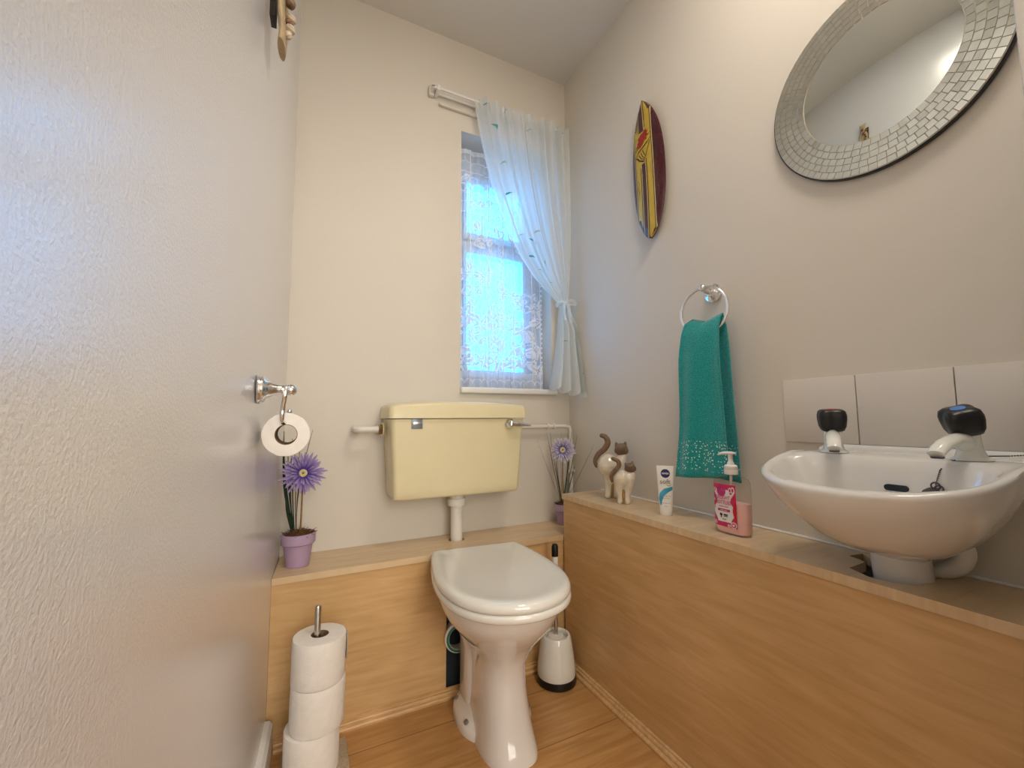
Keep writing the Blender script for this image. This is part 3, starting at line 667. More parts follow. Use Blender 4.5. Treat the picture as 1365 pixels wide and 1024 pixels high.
for j in range(NT):
    for i in range(NS): a = j * (NS + 1) + i; F_.append((a, a + 1, a + NS + 2, a + NS + 1))
sheer = MB(); sheer.add(V, F_, 0)
rnd = random.Random(11)
for s_, t_, sz, ang, mi in ((.10, .06, .020, -.6, 1), (.17, .14, .012, -1.2, 1), (.11, .235, .013, .5, 2), (.19, .285, .010, 0, 2), (.16, .40, .014, .3, 1), (.24, .44, .009, -1.2, 1), (.13, .49, .008, 1.2, 2), (.14, .58, .011, .3, 2), (.26, .60, .010, -.9, 1), (.36, .62, .009, 1.5, 1), (.15, .68, .014, -.6, 1), (.42, .57, .012, .3, 2), (.20, .76, .011, -.8, 1), (.40, .72, .009, 1.4, 2), (.55, .10, .012, .4, 2), (.30, .03, .008, .4, 1), (.75, .05, .010, 1.4, 1), (.7, .42, .012, 0, 2), (.93, .04, .012, 1.3, 1), (.3, 1.42, .014, -.5, 1), (.5, 1.62, .008, .9, 2), (.62, 1.4, .008, .9, 1), (.8, 1.75, .007, .3, 1), (.3, .84, .010, -.8, 1)):
    sz *= 1.35; P = curt(s_, t_); ca, sa = math.cos(ang), math.sin(ang); pts = []
    for k in range(9):
        q = k / 8; pts.append((sz * (q - .5) * 2, sz * .55 * math.sin(PI * q)))
    for k in range(7, 0, -1):
        q = k / 8; pts.append((sz * (q - .5) * 2, sz * .18 * math.sin(PI * q) + 0))
    loop = []
    for a, b in pts:
        s2 = s_ + (a * ca - b * sa) / .46 * (1 if t_ < .5 else 1.6); t2 = t_ - (a * sa + b * ca) / .82
        loop.append(curt(min(max(s2, 0), 1), min(max(t2, 0), 2)) + Vector((0, -.0015, 0)))
    n = len(loop); fcs = [(k, k + 1, n - 1 - k if k else n - 1, n - k if k else 0) for k in range(0)]
    # strip between upper arc and lower arc
    up = loop[:9]; lo = [loop[0]] + list(reversed(loop[9:])) + [loop[8]]
    sheer.add(up + lo, [(k, k + 1, 9 + k + 1, 9 + k) for k in range(8)], mi)
cu_ = thing('sheer_curtain', 'white sheer curtain with teal leaf embroidery tied back at the right of the window', 'curtain', (.85, TY, 2.16))
sheer.build('curtain_panel', 'sheer', cu_, angle=180, mats=['sheer', 'teal_leaf', 'green_leaf'])
mb = MB()
rs = []
for k in range(24):
    a = 2 * PI * k / 24; rs.append(Vector((TX - .001 + .030 * math.cos(a), TY - .002 + .022 * math.sin(a), TZ + .003 * math.sin(2 * a))))
mb.add(*tube(rs + [rs[0]], .0065, 8))
tb = mb.build('tieback', 'sheer', cu_)
mb = MB()
for pts in (((0, -.022, .002), (.02, -.030, .014), (.040, -.028, .010), (.045, -.024, .002), (.02, -.024, -.002)), ((-.004, -.024, 0), (-.016, -.032, -.012), (-.018, -.034, -.04), (-.012, -.033, -.075)), ((0, -.024, 0), (.006, -.034, -.02), (.010, -.036, -.05), (.016, -.034, -.085))):
    mb.add(*tube([Vector((TX, TY, TZ)) + Vector(p) for p in pts], [.004, .007, .006, .007, .004][:len(pts)], 8, 6))
mb.build('bow', 'sheer', tb)

# lace net: the holes and thread of the pattern are a property of the cloth
NX, NZ = 230, 560
W_, H_ = WX1 - WX0, 2.024 - WZ0
L = np.zeros((NZ, NX), np.float32)
xs = np.linspace(0, W_, NX); zs_ = np.linspace(0, H_, NZ); XX, ZZ = np.meshgrid(xs, zs_)
def disc(x, z, r, val=1): L[(XX - x) ** 2 + (ZZ - z) ** 2 < r * r] = val
def petal_(x, z, a, l, w, val=1):
    u = (XX - x) * math.cos(a) + (ZZ - z) * math.sin(a); v_ = -(XX - x) * math.sin(a) + (ZZ - z) * math.cos(a)
    q = np.clip(u / l, 0, 1); msk = (u > 0) & (u < l) & (np.abs(v_) < w * np.sin(PI * q) ** .8); L[msk] = val
    L[msk & (np.abs(v_) < .0016)] = .1
def arc(x, z, r0, r1, a0, a1, w, steps=60):
    for k in range(steps):
        q = k / steps; a = a0 + (a1 - a0) * q; r = r0 + (r1 - r0) * q; disc(x + r * math.cos(a), z + r * math.sin(a), w)
L[:] = ((np.sin(XX * 1100) * np.sin(ZZ * 1100)) > .55) * .45
rnp = random.Random(5)
tile = .21
for ox in (0, tile, ):
    fx_ = ox + .10
    def dens(z0, z1, n, sc_):
        for k in range(n):
            x = ox + rnp.random() * tile; z = z0 + (z1 - z0) * rnp.random(); kind = rnp.random()
            if kind < .35:
                a0 = rnp.random() * 6.28
                for j in range(5): petal_(x, z, a0 + j * 1.2566, .022 * sc_, .0062 * sc_)
                disc(x, z, .004 * sc_, 0); disc(x, z, .002 * sc_, 1)
            elif kind < .7:
                a = rnp.random() * 6.28; petal_(x, z, a, .04 * sc_, .010 * sc_); petal_(x, z, a + .6, .028 * sc_, .007 * sc_)
            else:
                a = rnp.random() * 6.28; arc(x, z, .020 * sc_, .005 * sc_, a, a + 5, .0024 * sc_)
    # bottom solid flowers and scrolls
    dens(.085, .32, 22, 1.75); dens(.32, .50, 9, 1.5); dens(.60, .70, 4, 1.4); dens(.84, .92, 5, 1.2)
    for k in range(9):                     # big dotted scrolls
        pass
    cx0, cz0 = ox + .13, .17
    arc(cx0, cz0, .062, .03, -1.2, 2.4, .0105, 160)
    for k in range(11): a = -1.1 + k * .3; disc(cx0 + (.060 - k * .003) * math.cos(a), cz0 + (.060 - k * .003) * math.sin(a), .0052, 0)
    arc(cx0 - .06, cz0 - .06, .05, .02, 3.2, -.4, .010, 140)
    for k in range(9): a = 3.0 - k * .36; disc(cx0 - .06 + (.048 - k * .003) * math.cos(a), cz0 - .06 + (.048 - k * .003) * math.sin(a), .0050, 0)
    for zz, rr in ((.40, .032), (.62, .028), (.78, .026), (.80, .02)):    # thin curls on the open ground
        xx = ox + .10 + rnp.uniform(-.05, .05); arc(xx, zz, rr, .004, 0, 7.5, .0036, 160); arc(xx + rr + .018, zz + .012, rr * .7, .003, 3, -4.5, .0036, 140)
    for xx in (.012, .062, .152, .198):    # vertical bands
        L[(np.abs(XX - ox - xx) < .0024)] = 1
    for z in np.arange(.08, .98, .022): disc(ox + .007, z, .0045); disc(ox + .205, z, .0045)
for z0, h_ in ((.0, .07),): L[(ZZ >= z0) & (ZZ < z0 + h_)] = np.maximum(L[(ZZ >= z0) & (ZZ < z0 + h_)], .55)
for k in range(12): arc(.02 + k * .037, .02, .018, .018, 0, PI, .0025, 50)
for z in np.arange(.75, .99, .045): L[np.abs(ZZ - z - .003 * np.sin(XX * 90)) < .0018] = .9
L[ZZ > H_ - .02] = .8
V = np.zeros((NZ, NX, 3), np.float64); fold = .009 * np.sin(XX / W_ * 2 * PI * 6.5) + .004 * np.sin(XX / W_ * 2 * PI * 15 + ZZ * 3)
V[..., 0] = WX0 + .004 + XX * (W_ - .008) / W_; V[..., 1] = 1.613 + fold * (.6 + .4 * (1 - ZZ / H_)); V[..., 2] = WZ0 + .003 + ZZ
idx = np.arange(NZ * NX).reshape(NZ, NX); Fq = np.stack([idx[:-1, :-1], idx[:-1, 1:], idx[1:, 1:], idx[1:, :-1]], -1).reshape(-1, 4)
me = bpy.data.meshes.new('net_curtain'); me.from_pydata(V.reshape(-1, 3).tolist(), [], Fq.tolist())
at = me.attributes.new('lace', 'FLOAT', 'POINT'); at.data.foreach_set('value', L.reshape(-1))
tag(finish('net_curtain', me, 'lace', angle=180), 'white floral lace net curtain hanging inside the window recess', 'net curtain')

# ================================================================== SURFBOARD
sb = thing('surfboard_ornament', 'small yellow and maroon striped surfboard ornament on the right wall', 'surfboard ornament', (XR, 1.02, 1.727))
SC = Vector((XR - .012, 1.020, 1.727)); SL, SW = .252, .074; ST = math.radians(1.8)
def sbw(q):  # half width along q -1 (tail/bottom) .. 1 (nose/top)
    q = max(-1, min(1, q)); return SW * (1 - abs(q) ** 2.3) ** .75 if q > 0 else SW * (1 - abs(q) ** 2.6) ** .62
def sbp(a, q, lift=0):
    """a = across in metres (+ = screen right, i.e. -y)"""
    w = sbw(q); e = 1 - (a / w) ** 2 if w > 1e-6 else 0
    y = -a * math.cos(ST) - q * SL * math.sin(-ST) * 1; z = q * SL * math.cos(ST) + a * math.sin(ST) * 0
    return Vector((SC.x - .009 * max(0, e) ** .5 - lift - .006 * q * q, SC.y + y, SC.z + z))
def strip(mb, f0, f1, q0, q1, mi, lift=.0004, n=160):
    v = []
    for i in range(n + 1):
        q = q0 + (q1 - q0) * i / n; w = sbw(q) * .955
        a0, a1 = max(-w, min(w, f0)), max(-w, min(w, f1))
        for k in range(5): v.append(sbp(a0 + (a1 - a0) * k / 4, q, lift))
    mb.add(v, [(i * 5 + k, i * 5 + k + 1, i * 5 + k + 6, i * 5 + k + 5) for i in range(n) for k in range(4)], mi)
mb = MB(); rings = []
for i in range(61):
    q = -.9995 + 1.999 * i / 60; w = sbw(q); r_ = []
    for k in range(24):
        a = 2 * PI * k / 24; c_ = w * math.cos(a); s_ = math.sin(a)
        p = sbp(c_, q, 0); p.x = SC.x - .006 * q * q - (.009 * s_ if s_ > 0 else .005 * s_); r_.append(p)
    rings.append(r_)
mb.add(*loft(rings)); mb.build('board_body', 'maroon', sb, angle=50)
mb = MB()
strip(mb, -.052, .030, -1, 1, 0, .0006)
mb.build('yellow_panel', 'yellow', sb)
mb = MB()
for a, b, mi, q0, q1 in ((-.055, -.0525, 0, -1, 1), (.0295, .033, 0, -1, 1), (-.0525, -.0500, 1, -1, 1), (.0265, .029, 1, -1, 1),
                         (-.024, -.003, 2, .56, 1), (-.0265, -.024, 0, .56, 1), (-.003, .0, 0, .56, 1), (-.0295, -.0268, 1, .56, 1), (.0015, .0042, 1, .60, 1),
                         (-.021, -.004, 2, -1, .10), (-.0235, -.021, 0, -1, .10), (-.004, -.0015, 0, -1, .10), (-.028, -.0255, 1, -1, .06), (.0005, .0035, 1, -1, .14)):
    strip(mb, a, b, q0, q1, mi, .0010)
mb.build('pinstripes', 'stripe', sb, mats=['stripe', 'boardblack', 'maroon'])
rnd = random.Random(3)
hib = []
for k in range(28):
    a = 2 * PI * k / 28; rr = 1 + .18 * math.sin(k * 2.7) + .1 * math.sin(k * 5.1); hib.append(sbp(-.012 + .028 * rr * math.cos(a), .455 + .085 * rr * math.sin(a) + .055 * math.cos(a), .0014))
mb = MB(); mb.add(*poly_vf(hib)); mb.build('flower_decal', 'boardred', sb, smooth=False); mb = MB()
def line(pts, w, mi):
    for (a, q), (b, r_) in zip(pts[:-1], pts[1:]):
        d = Vector((b - a, (r_ - q) * SL)); l = d.length or 1; nx_, nz_ = -d.y / l * w, d.x / l * w / SL
        mb.add([sbp(a + nx_, q + nz_, .0016), sbp(a - nx_, q - nz_, .0016), sbp(b - nx_, r_ - nz_, .0016), sbp(b + nx_, r_ + nz_, .0016)], [(0, 1, 2, 3)], mi)
line([(-.05, .34), (.028, .48)], .0012, 1); line([(-.05, .25), (-.03, .30), (.028, .40)], .0012, 1)
line([(-.045, .24), (-.03, .17), (-.01, .12), (.002, .20), (.022, .36)], .0014, 1)
for k in range(4): line([(-.04 + .009 * k, .235 + .02 * k), (-.028 + .008 * k, .17 + .012 * k), (-.012 + .003 * k, .135 + .02 * k)], .0012, 1)
line([(-.035, .30), (.012, .365)], .0022, 1)
mb.build('line_decal', 'boardblack', sb, smooth=False); mb = MB()
line([(-.044, -.1), (-.036, -.16), (-.045, -.22), (-.036, -.30), (-.045, -.36)], .0007, 1)
mb.build('line_decal', 'boardblack', sb, smooth=False)

# ================================================================== MIRROR
MC = Vector((XR - .004, .3915, 1.579)); MI, MO = .132, .2035
mi_ = thing('wall_mirror', 'round wall mirror with a silver mosaic tile border on the right wall', 'mirror', MC)
obj('backing', *lathe([(0, 0), (MO + .002, 0), (MO + .002, .008), (MO, .009), (0, .009)], MC, (-1, 0, 0), 96), 'black', mi_)
obj('mirror_glass', *lathe([(0, .0), (MI + .002, 0), (MI + .002, .0016), (MI, .0020), (0, .0020)], MC - Vector((.0088, 0, 0)), (-1, 0, 0), 96), 'mirror', mi_)
mb = MB()
mb.add(*lathe([(MI + .0015, 0), (MO - .0005, 0), (MO - .0005, .001), (MI + .0015, .001)], MC - Vector((.0088, 0, 0)), (-1, 0, 0), 96, False, False), 0)
rows = 5; rw = (MO - MI - .004) / rows; rnd = random.Random(9)
for r_ in range(rows):
    r0 = MI + .003 + rw * r_ + .0006; r1 = r0 + rw - .0014; n = int(2 * PI * (r0 + r1) / 2 / .0155)
    for k in range(n):
        a0 = 2 * PI * (k + (r_ % 2) * .5) / n; da = 2 * PI / n - .0014 / r0
        tx, ty = rnd.gauss(0, .00008), rnd.gauss(0, .00008); q = []
        for rr, aa, e1, e2 in ((r0, a0, -1, -1), (r1, a0, 1, -1), (r1, a0 + da, 1, 1), (r0, a0 + da, -1, 1)):
            q.append((rr, aa, .0032 + e1 * tx + e2 * ty))
        P = [MC + Vector((-.0088 - h, -rr * math.cos(aa), rr * math.sin(aa))) for rr, aa, h in q]; B = [MC + Vector((-.0090, -rr * math.cos(aa), rr * math.sin(aa))) for rr, aa, h in q]
        mb.add(P + B, [(0, 1, 2, 3), (0, 4, 5, 1), (1, 5, 6, 2), (2, 6, 7, 3), (3, 7, 4, 0)], 1)
mb.build('mosaic_border', 'grout', mi_, smooth=False, mats=['grout', 'mirrort'])

# ================================================================== TILES
for i, (y1, lab) in enumerate(((.617, 'leftmost white wall tile behind the basin, nearest the towel'), (.4665, 'middle white wall tile between the two taps'), (.316, 'rightmost white wall tile behind the cold tap'))):
    y0 = y1 - .1488; o = box('splashback_tile', (XR - .0065, max(y0, .165), .813), (XR - .0005, y1, .9595), 'tile', bev=.001)
    tag(o, lab, 'tile', 'white splashback tiles above the basin')

# ================================================================== BASIN
BC = .380
ba = thing('washbasin', 'white ceramic wall hung washbasin above the wooden boxing', 'washbasin', (XR, BC, .66))
def bring(xc, af, ab, b, nf, nb, zf, sl=.238, N=96, ybias=0):
    r = []
    for k in range(N):
        t = 2 * PI * k / N; c, s = math.cos(t), math.sin(t); n = nf if c > 0 else nb; a = af if c > 0 else ab
        x = xc - a * math.copysign(abs(c) ** (2 / n), c); y = BC + b * math.copysign(abs(s) ** (2 / n), s); x = min(x, XR - .0005)
        r.append(Vector((x, y, zf + sl * (min(x, .918) - .715))))
    return r
RZ = .748
rs = [bring(.956, .039, .039, .041, 2, 2, .580, 0), bring(.950, .039, .040, .042, 2, 2, .628, 0), bring(.932, .050, .055, .052, 2, 2, .638, 0), bring(.912, .072, .125, .078, 2, 2.6, .646, .02), bring(.905, .100, .138, .105, 2.05, 3, .662, .05),
      bring(.900, .124, .143, .130, 2.1, 3.2, .684, .10), bring(.897, .146, .147, .150, 2.2, 3.4, .709, .16), bring(.895, .156, .150, .162, 2.3, 3.5, .730, .21), bring(.895, .1605, .150, .1665, 2.4, 3.6, .7425), bring(.895, .1612, .150, .168, 2.4, 3.6, RZ - .001), bring(.895, .1600, .150, .1665, 2.4, 3.6, RZ + .003), bring(.895, .155, .150, .162, 2.4, 3.6, RZ + .0045),
      bring(.868, .116, .064, .153, 2.2, 2.6, RZ + .003), bring(.866, .110, .058, .147, 2.2, 2.6, RZ - .002), bring(.864, .102, .054, .140, 2.15, 2.5, RZ - .012, .2), bring(.862, .086, .048, .122, 2.1, 2.4, RZ - .035, .14), bring(.862, .062, .044, .095, 2.1, 2.3, RZ - .060, .08), bring(.868, .04, .035, .06, 2, 2, RZ - .080, 0), bring(.875, .02, .02, .02, 2, 2, RZ - .085, 0)]
obj('bowl', *loft(rs), 'basin', ba, angle=50)
# raised upstand along the wall
mb = MB(); rr = []
for y in np.linspace(BC - .150, BC + .160, 40):
    e = min(1, (BC + .160 - y) / .012, (y - BC + .150) / .012) ; h = .0085 * max(.05, e) ** .5; zb = RZ + .004 + .238 * .203; h += .004
    rr.append([Vector((XR - dx, y, zb + dz)) for dx, dz in ((.001, -.02), (.020, -.006), (.015, h * .45), (.010, h * .9), (.005, h), (.0065 * 0 + .001, h))])
mb.add(*loft(rr)); mb.build('upstand', 'basin', ba, angle=60)
# overflow slot on the back face of the bowl
sp_ = on(1196, 650.5, x=.913)
def slot(w, h, dx, y0=0, z0=0, n=10):
    pts = []
    for sgn in (1, -1):
        for k in range(n + 1):
            a = -PI / 2 + PI * k / n if sgn == 1 else PI / 2 + PI * k / n
            pts.append(sp_ + Vector((dx - .12 * (h * math.sin(a)), -(sgn * (w - h) + h * math.cos(a)), h * math.sin(a))))
    return pts
ovf = obj('overflow_slot', *loft([slot(.0165, .0052, -.0055), slot(.0165, .0052, .006)]), 'dark', ba)
# taps
def tap(name, label, base, d, dot, tilt):
    t = thing(name, label, 'tap', base); B = Vector(base); d = Vector(d).normalized(); sd = Vector((-d.y, d.x, 0))
    Z = Vector((0, 0, 1)); ax = (Z + d * tilt).normalized()
    def el(c, a, b, fw=Vector((1, 0, 0)), n=28): return [c + d * (a * math.cos(2 * PI * k / n)) + sd * (b * math.sin(2 * PI * k / n)) for k in range(n)]
    rs = [el(B, .031, .024), el(B + Z * .003, .030, .023), el(B + Z * .006 + d * .002, .024, .018), el(B + Z * .016 + d * .004, .018, .0155), el(B + Z * .03 + d * .008, .0165, .015), el(B + Z * .041 + d * .011, .0165, .0155), el(B + Z * .046 + d * .013, .013, .013)]
    obj('tap_body', *loft(rs), 'tapwhite', t)
    S = B + Z * .026 + d * .01
    rs = []
    for dd, zz, w, h in ((0, .000, .0135, .016), (.02, .006, .013, .0135), (.045, .006, .0125, .010), (.068, .001, .012, .0085), (.084, -.006, .0115, .0075), (.094, -.013, .0105, .0065)):
        c = S + d * dd + Z * zz; tg = Vector((0, 0, 1)) if dd < .05 else (Z + d * .7).normalized()
        rs.append([c + sd * (w * math.cos(2 * PI * k / 20)) + tg * (h * math.sin(2 * PI * k / 20)) for k in range(20)])
    s_ = obj('spout', *loft(rs), 'tapwhite', t)
    tip = S + d * .090 - Z * .0185
    obj('spout_outlet', *lathe([(.0085, 0), (.0075, -.003), (0, -.003)], tip + Z * .002, Z, 18), 'plug_dark', s_)
    K = B + Z * .042 + d * .012; x, y, a_ = frame(ax); n = 48; rs = []
    for r_, h in ((.014, 0), (.019, .002), (.0225, .010), (.0245, .024), (.0245, .032), (.0225, .040), (.018, .0435), (.0, .044)):
        rs.append([K + a_ * h + (x * math.cos(2 * PI * k / n) + y * math.sin(2 * PI * k / n)) * max(r_, 1e-5) * (1 + .13 * math.cos(4 * 2 * PI * k / n + .6)) for k in range(n)])
    kn = obj('tap_handle', *loft(rs), 'black', t, angle=60)
    obj('indicator_disc', *lathe([(.009, 0), (.009, .0012), (0, .0016)], K + a_ * .0436, a_, 24), dot, kn)
t1 = on(1112, 607, x=.957); t2 = on(1297, 621, x=.962)
tap('basin_tap', 'white basin tap with black handle and red dot, left of the basin', (.957, t1.y, RZ + .0525), (-.93, -.47, 0), 'red', .10)
tap('basin_tap', 'white basin tap with black handle and blue dot, with the plug chain', (.962, t2.y, RZ + .0525), (-1, .08, 0), 'blue', .42)
# plug and chain
pg = thing('basin_plug', 'metal basin plug hanging on a ball chain beside the right tap', 'plug', (.93, .31, .77))
def chain(pts, step=.0030):
    mb = MB(); P = [Vector(p) for p in pts]; k = 0
    for a, b in zip(P[:-1], P[1:]):
        l = (b - a).length; n = max(1, int(l / step))
        for i in range(n): mb.add(*sphere_vf(a.lerp(b, i / n), .0013, 5))
    mb.add(*tube(P, .0005, 5)); return mb
c0 = Vector((.94, .290, RZ + .055)); pl_ = on(1247, 648, x=.905)
chain([c0, on(1262, 618, x=.925), on(1253, 627, x=.915), on(1249, 640, x=.908), pl_]).build('chain', 'plug_dark', pg)
chain([(.985, .270, RZ + .0585), (1.015, .255, RZ + .0585), (1.03, .215, RZ + .064)]).build('chain', 'plug_dark', pg)
pq = on(1241, 653, x=.905)
obj('plug_body', *lathe([(0, 0), (.009, 0), (.0115, .002), (.011, .006), (.005, .008), (0, .008)], pq + Vector((.004, 0, -.006)), (-.5, .3, .8), 24), 'plug_dark', pg)
mb = MB()
for c_, r_ in ((pl_, .0055), (pl_ + Vector((0, -.004, -.004)), .005)):
    mb.add(*tube([c_ + Vector((.001 * k % 2 * .001, r_ * math.cos(2 * PI * k / 16), r_ * math.sin(2 * PI * k / 16))) for k in range(17)], .0012, 6))
mb.build('ring', 'plug_dark', pg)
# waste elbow
wp = thing('waste_pipe', 'white plastic waste bend running into the wall top board under the basin', 'pipe', (1.0, .31, .6))
obj('pipe_run', *tube([(.97, .325, .70), (.985, .318, .675), (.992, .310, .645), (.996, .318, .622), (1.0, .338, .606), (1.003, .362, .598)], .0145, 16, 6), 'pipe', wp)
wp['label'] = 'curved white plastic waste pipe under the right side of the basin'

# ================================================================== TOWEL RING + TOWEL
tr_ = thing('towel_ring', 'chrome towel ring on the right wall left of the basin', 'towel ring', (XR, .80, 1.21))
WP = on(951, 391, x=XR - .004); ringc = Vector((.988, .790, 1.168)); RR = .066
topP = ringc + Vector((0, 0, RR))
obj('wall_plate', *lathe([(0, 0), (.026, 0), (.027, .003), (.026, .007), (.021, .009), (.020, .012), (.012, .016), (.010, .022)], (XR - .0005, WP.y, WP.z), (-1, 0, 0), 36), 'chrome', tr_)
obj('post', *tube([(XR - .02, WP.y, WP.z), (XR - .045, WP.y + .004, WP.z + .008), (topP.x, topP.y, topP.z)], [.008, .0075, .009], 16, 5), 'chrome', tr_)
obj('ball_joint', *sphere_vf(topP, .0105, 12), 'chrome', tr_)
rdir = Vector((-.22, 1, -.02)).normalized(); rs = [ringc + rdir * (RR * math.cos(2 * PI * k / 48)) + Vector((0, 0, RR * math.sin(2 * PI * k / 48))) for k in range(49)]
obj('ring', *tube(rs, .0042, 12), 'chrome', tr_)
zt = ringc.z - .052
V = []; NU, NVV = 44, 90
def tw(s, t):
    # s across 0 left(+y) .. 1 right; t 0 = front hem, .5 = over the ring, 1 = back hem
    q = abs(t - .5) * 2; front = t < .5
    yl = .842 + (.879 - .842) * min(1, q * 1.0) + .004 * math.sin(q * 7); yr = .744 + (.727 - .744) * q
    if not front: yl -= .02; yr -= .006 + .014 * q * 0
    y = yl + (yr - yl) * s
    zh = .709 + .010 * (s - .5) if front else .716 - .014 * s
    ztop = zt + .016 + .020 * abs(s - .45) * 1.4 if True else 0
    z = ztop + (zh - ztop) * q ** 1.0
    x0 = ringc.x - (y - ringc.y) * .22
    off = (.010 + .010 * min(1, q * 4)) * (-1 if front else .7); off *= min(1, q * 14) 
    x = x0 + off + .005 * math.sin(s * 2 * PI * 1.6 + q * 1.5) * min(1, q * 3) + (.004 * math.sin(s * 2 * PI * 2.3 + 1) * q)
    if q < .06: z += .004 * math.cos(q / .06 * PI / 2)
    return Vector((min(x, XR - .012), y, z))
for j in range(NVV + 1):
    for i in range(NU + 1): V.append(tw(i / NU, j / NVV))
F_ = [(j * (NU + 1) + i, j * (NU + 1) + i + 1, (j + 1) * (NU + 1) + i + 1, (j + 1) * (NU + 1) + i) for j in range(NVV) for i in range(NU)]
to_ = obj('hand_towel', V, F_, 'towel', angle=180); md = to_.modifiers.new('s', 'SOLIDIFY'); md.thickness = .005; md.offset = 0
tag(to_, 'teal terry hand towel with silver sequins near the hem hanging from the ring', 'towel')

# ================================================================== CATS
def blob(name, caps, mt, parent, F, voxel=.0022, depth=1.0):
    """union of tapered capsules given as (u,v,w,r) chains, fused with a remesh"""
    mb = MB()
    for ch in caps:
        P = [F.p(u, v, w) for u, v, w, r in ch]; R = [c[3] for c in ch]
        if len(ch) > 1: mb.add(*tube(P, R, 16, 5))
        for p, r in ((P[0], R[0]), (P[-1], R[-1])): mb.add(*sphere_vf(p, r, 8))
        if len(ch) == 1: mb.add(*sphere_vf(P[0], R[0], 10))
    o = mb.build(name, mt, parent); a = o.modifiers.new('r', 'REMESH'); a.mode = 'VOXEL'; a.voxel_size = voxel; a.use_smooth_shade = True
    b = o.modifiers.new('s', 'SMOOTH'); b.iterations = 6; b.factor = .6
    return o
def cat(label, base, px, K):
    """px: function mapping crop pixel to image pixel"""
    t = thing('cat_figurine', label, 'cat figurine', base); F = Face(base)
    q = lambda x, y, r, w=0: (*F.uv(*px(x, y)), w, r)
    if K == 1:
        s = .00052
        blob('body', [[q(175, 345, 76 * s), q(215, 345, 62 * s), q(262, 330, 40 * s), q(283, 270, 30 * s)], [q(180, 340, 75 * s), q(188, 420, 50 * s), q(182, 500, 28 * s, -.003), q(178, 562, 24 * s, -.006), q(170, 572, 20 * s, -.008)],
                      [q(262, 330, 40 * s), q(250, 420, 45 * s), q(235, 500, 28 * s, .004), q(228, 570, 22 * s, .002)]], 'catbody', t, F)
        blob('head', [[q(275, 225, 44 * s)], [q(250, 232, 26 * s), q(300, 232, 26 * s)], [q(243, 205, 17 * s), q(235, 175, 8 * s)], [q(300, 205, 17 * s), q(304, 172, 8 * s)]], 'catbrown', t, F, .0014)
        blob('tail', [[q(85, 350, 11 * s), q(75, 310, 14 * s), q(100, 260, 18 * s), q(150, 215, 20 * s), q(172, 170, 20 * s), (*F.uv(*px(155, 130)), 0, 18 * s), q(125, 118, 15 * s)]], 'catbrown', t, F, .0014)
        blob('leg_gap', [[q(207, 480, 8 * s, -.013), q(205, 530, 9 * s, -.014), q(205, 580, 9 * s, -.012)]], 'catochre', t, F, .0012)
        ey = [(262, 212), (286, 208)]; mo = (276, 226)
    else:
        s = .00046
        blob('body', [[q(262, 440, 56 * s), q(300, 440, 62 * s), q(345, 425, 38 * s), q(335, 395, 24 * s)], [q(265, 440, 56 * s), q(266, 520, 36 * s), q(268, 575, 22 * s, -.003), q(264, 618, 20 * s, -.006)],
                      [q(330, 440, 50 * s), q(325, 520, 34 * s), q(318, 580, 21 * s, -.003), q(322, 618, 20 * s, -.006)]], 'catbody', t, F)
        blob('head', [[q(340, 365, 38 * s)], [q(322, 370, 24 * s), q(362, 368, 24 * s)], [q(314, 348, 15 * s), q(306, 328, 7 * s)], [q(356, 342, 16 * s), q(356, 315, 7 * s)]], 'catbrown', t, F, .0013)
        blob('tail', [[q(205, 460, 10 * s, -.016), q(198, 420, 13 * s, -.018), q(225, 380, 16 * s, -.018), q(255, 345, 17 * s, -.016), q(250, 310, 16 * s, -.014), q(210, 290, 14 * s, -.012)]], 'catbrown', t, F, .0013)
        blob('leg_gap', [[q(290, 530, 10 * s, -.012), q(291, 570, 11 * s, -.010), q(291, 615, 11 * s, -.006)]], 'catochre', t, F, .0012)
        ey = [(330, 355), (352, 352)]; mo = (340, 368)
    mb = MB(); W = -.0232 if K == 1 else -.0182
    for e in ey:
        u, v_ = F.uv(*px(*e)); mb.add(*tube([F.p(u - .0035, v_ + .0008, W), F.p(u, v_ - .0008, W), F.p(u + .0035, v_ + .0010, W)], .0007, 6, 3))
    u, v_ = F.uv(*px(*mo)); mb.add(*sphere_vf(F.p(u, v_ + .002, W - .0005), .0016, 6)); mb.add(*tube([F.p(u - .007, v_ - .002, W + .001), F.p(u - .003, v_ - .005, W), F.p(u, v_ - .003, W), F.p(u + .003, v_ - .005, W), F.p(u + .007, v_ - .001, W + .001)], .0006, 6, 3))
    mb.build('face', 'catline', t)
px4 = lambda x, y: (780 + x / 5.6875, 560 + y / 5.6875)
b1 = on(815, 664.5, z=.593); b1.z = .593
b2 = on(832, 671.5, z=.593); b2.z = .593
cat('large cream cat ornament with brown head and raised curling tail, at the back', b1, px4, 1)
cat('small cream cat ornament with brown head standing in front of the larger cat', b2, px4, 2)

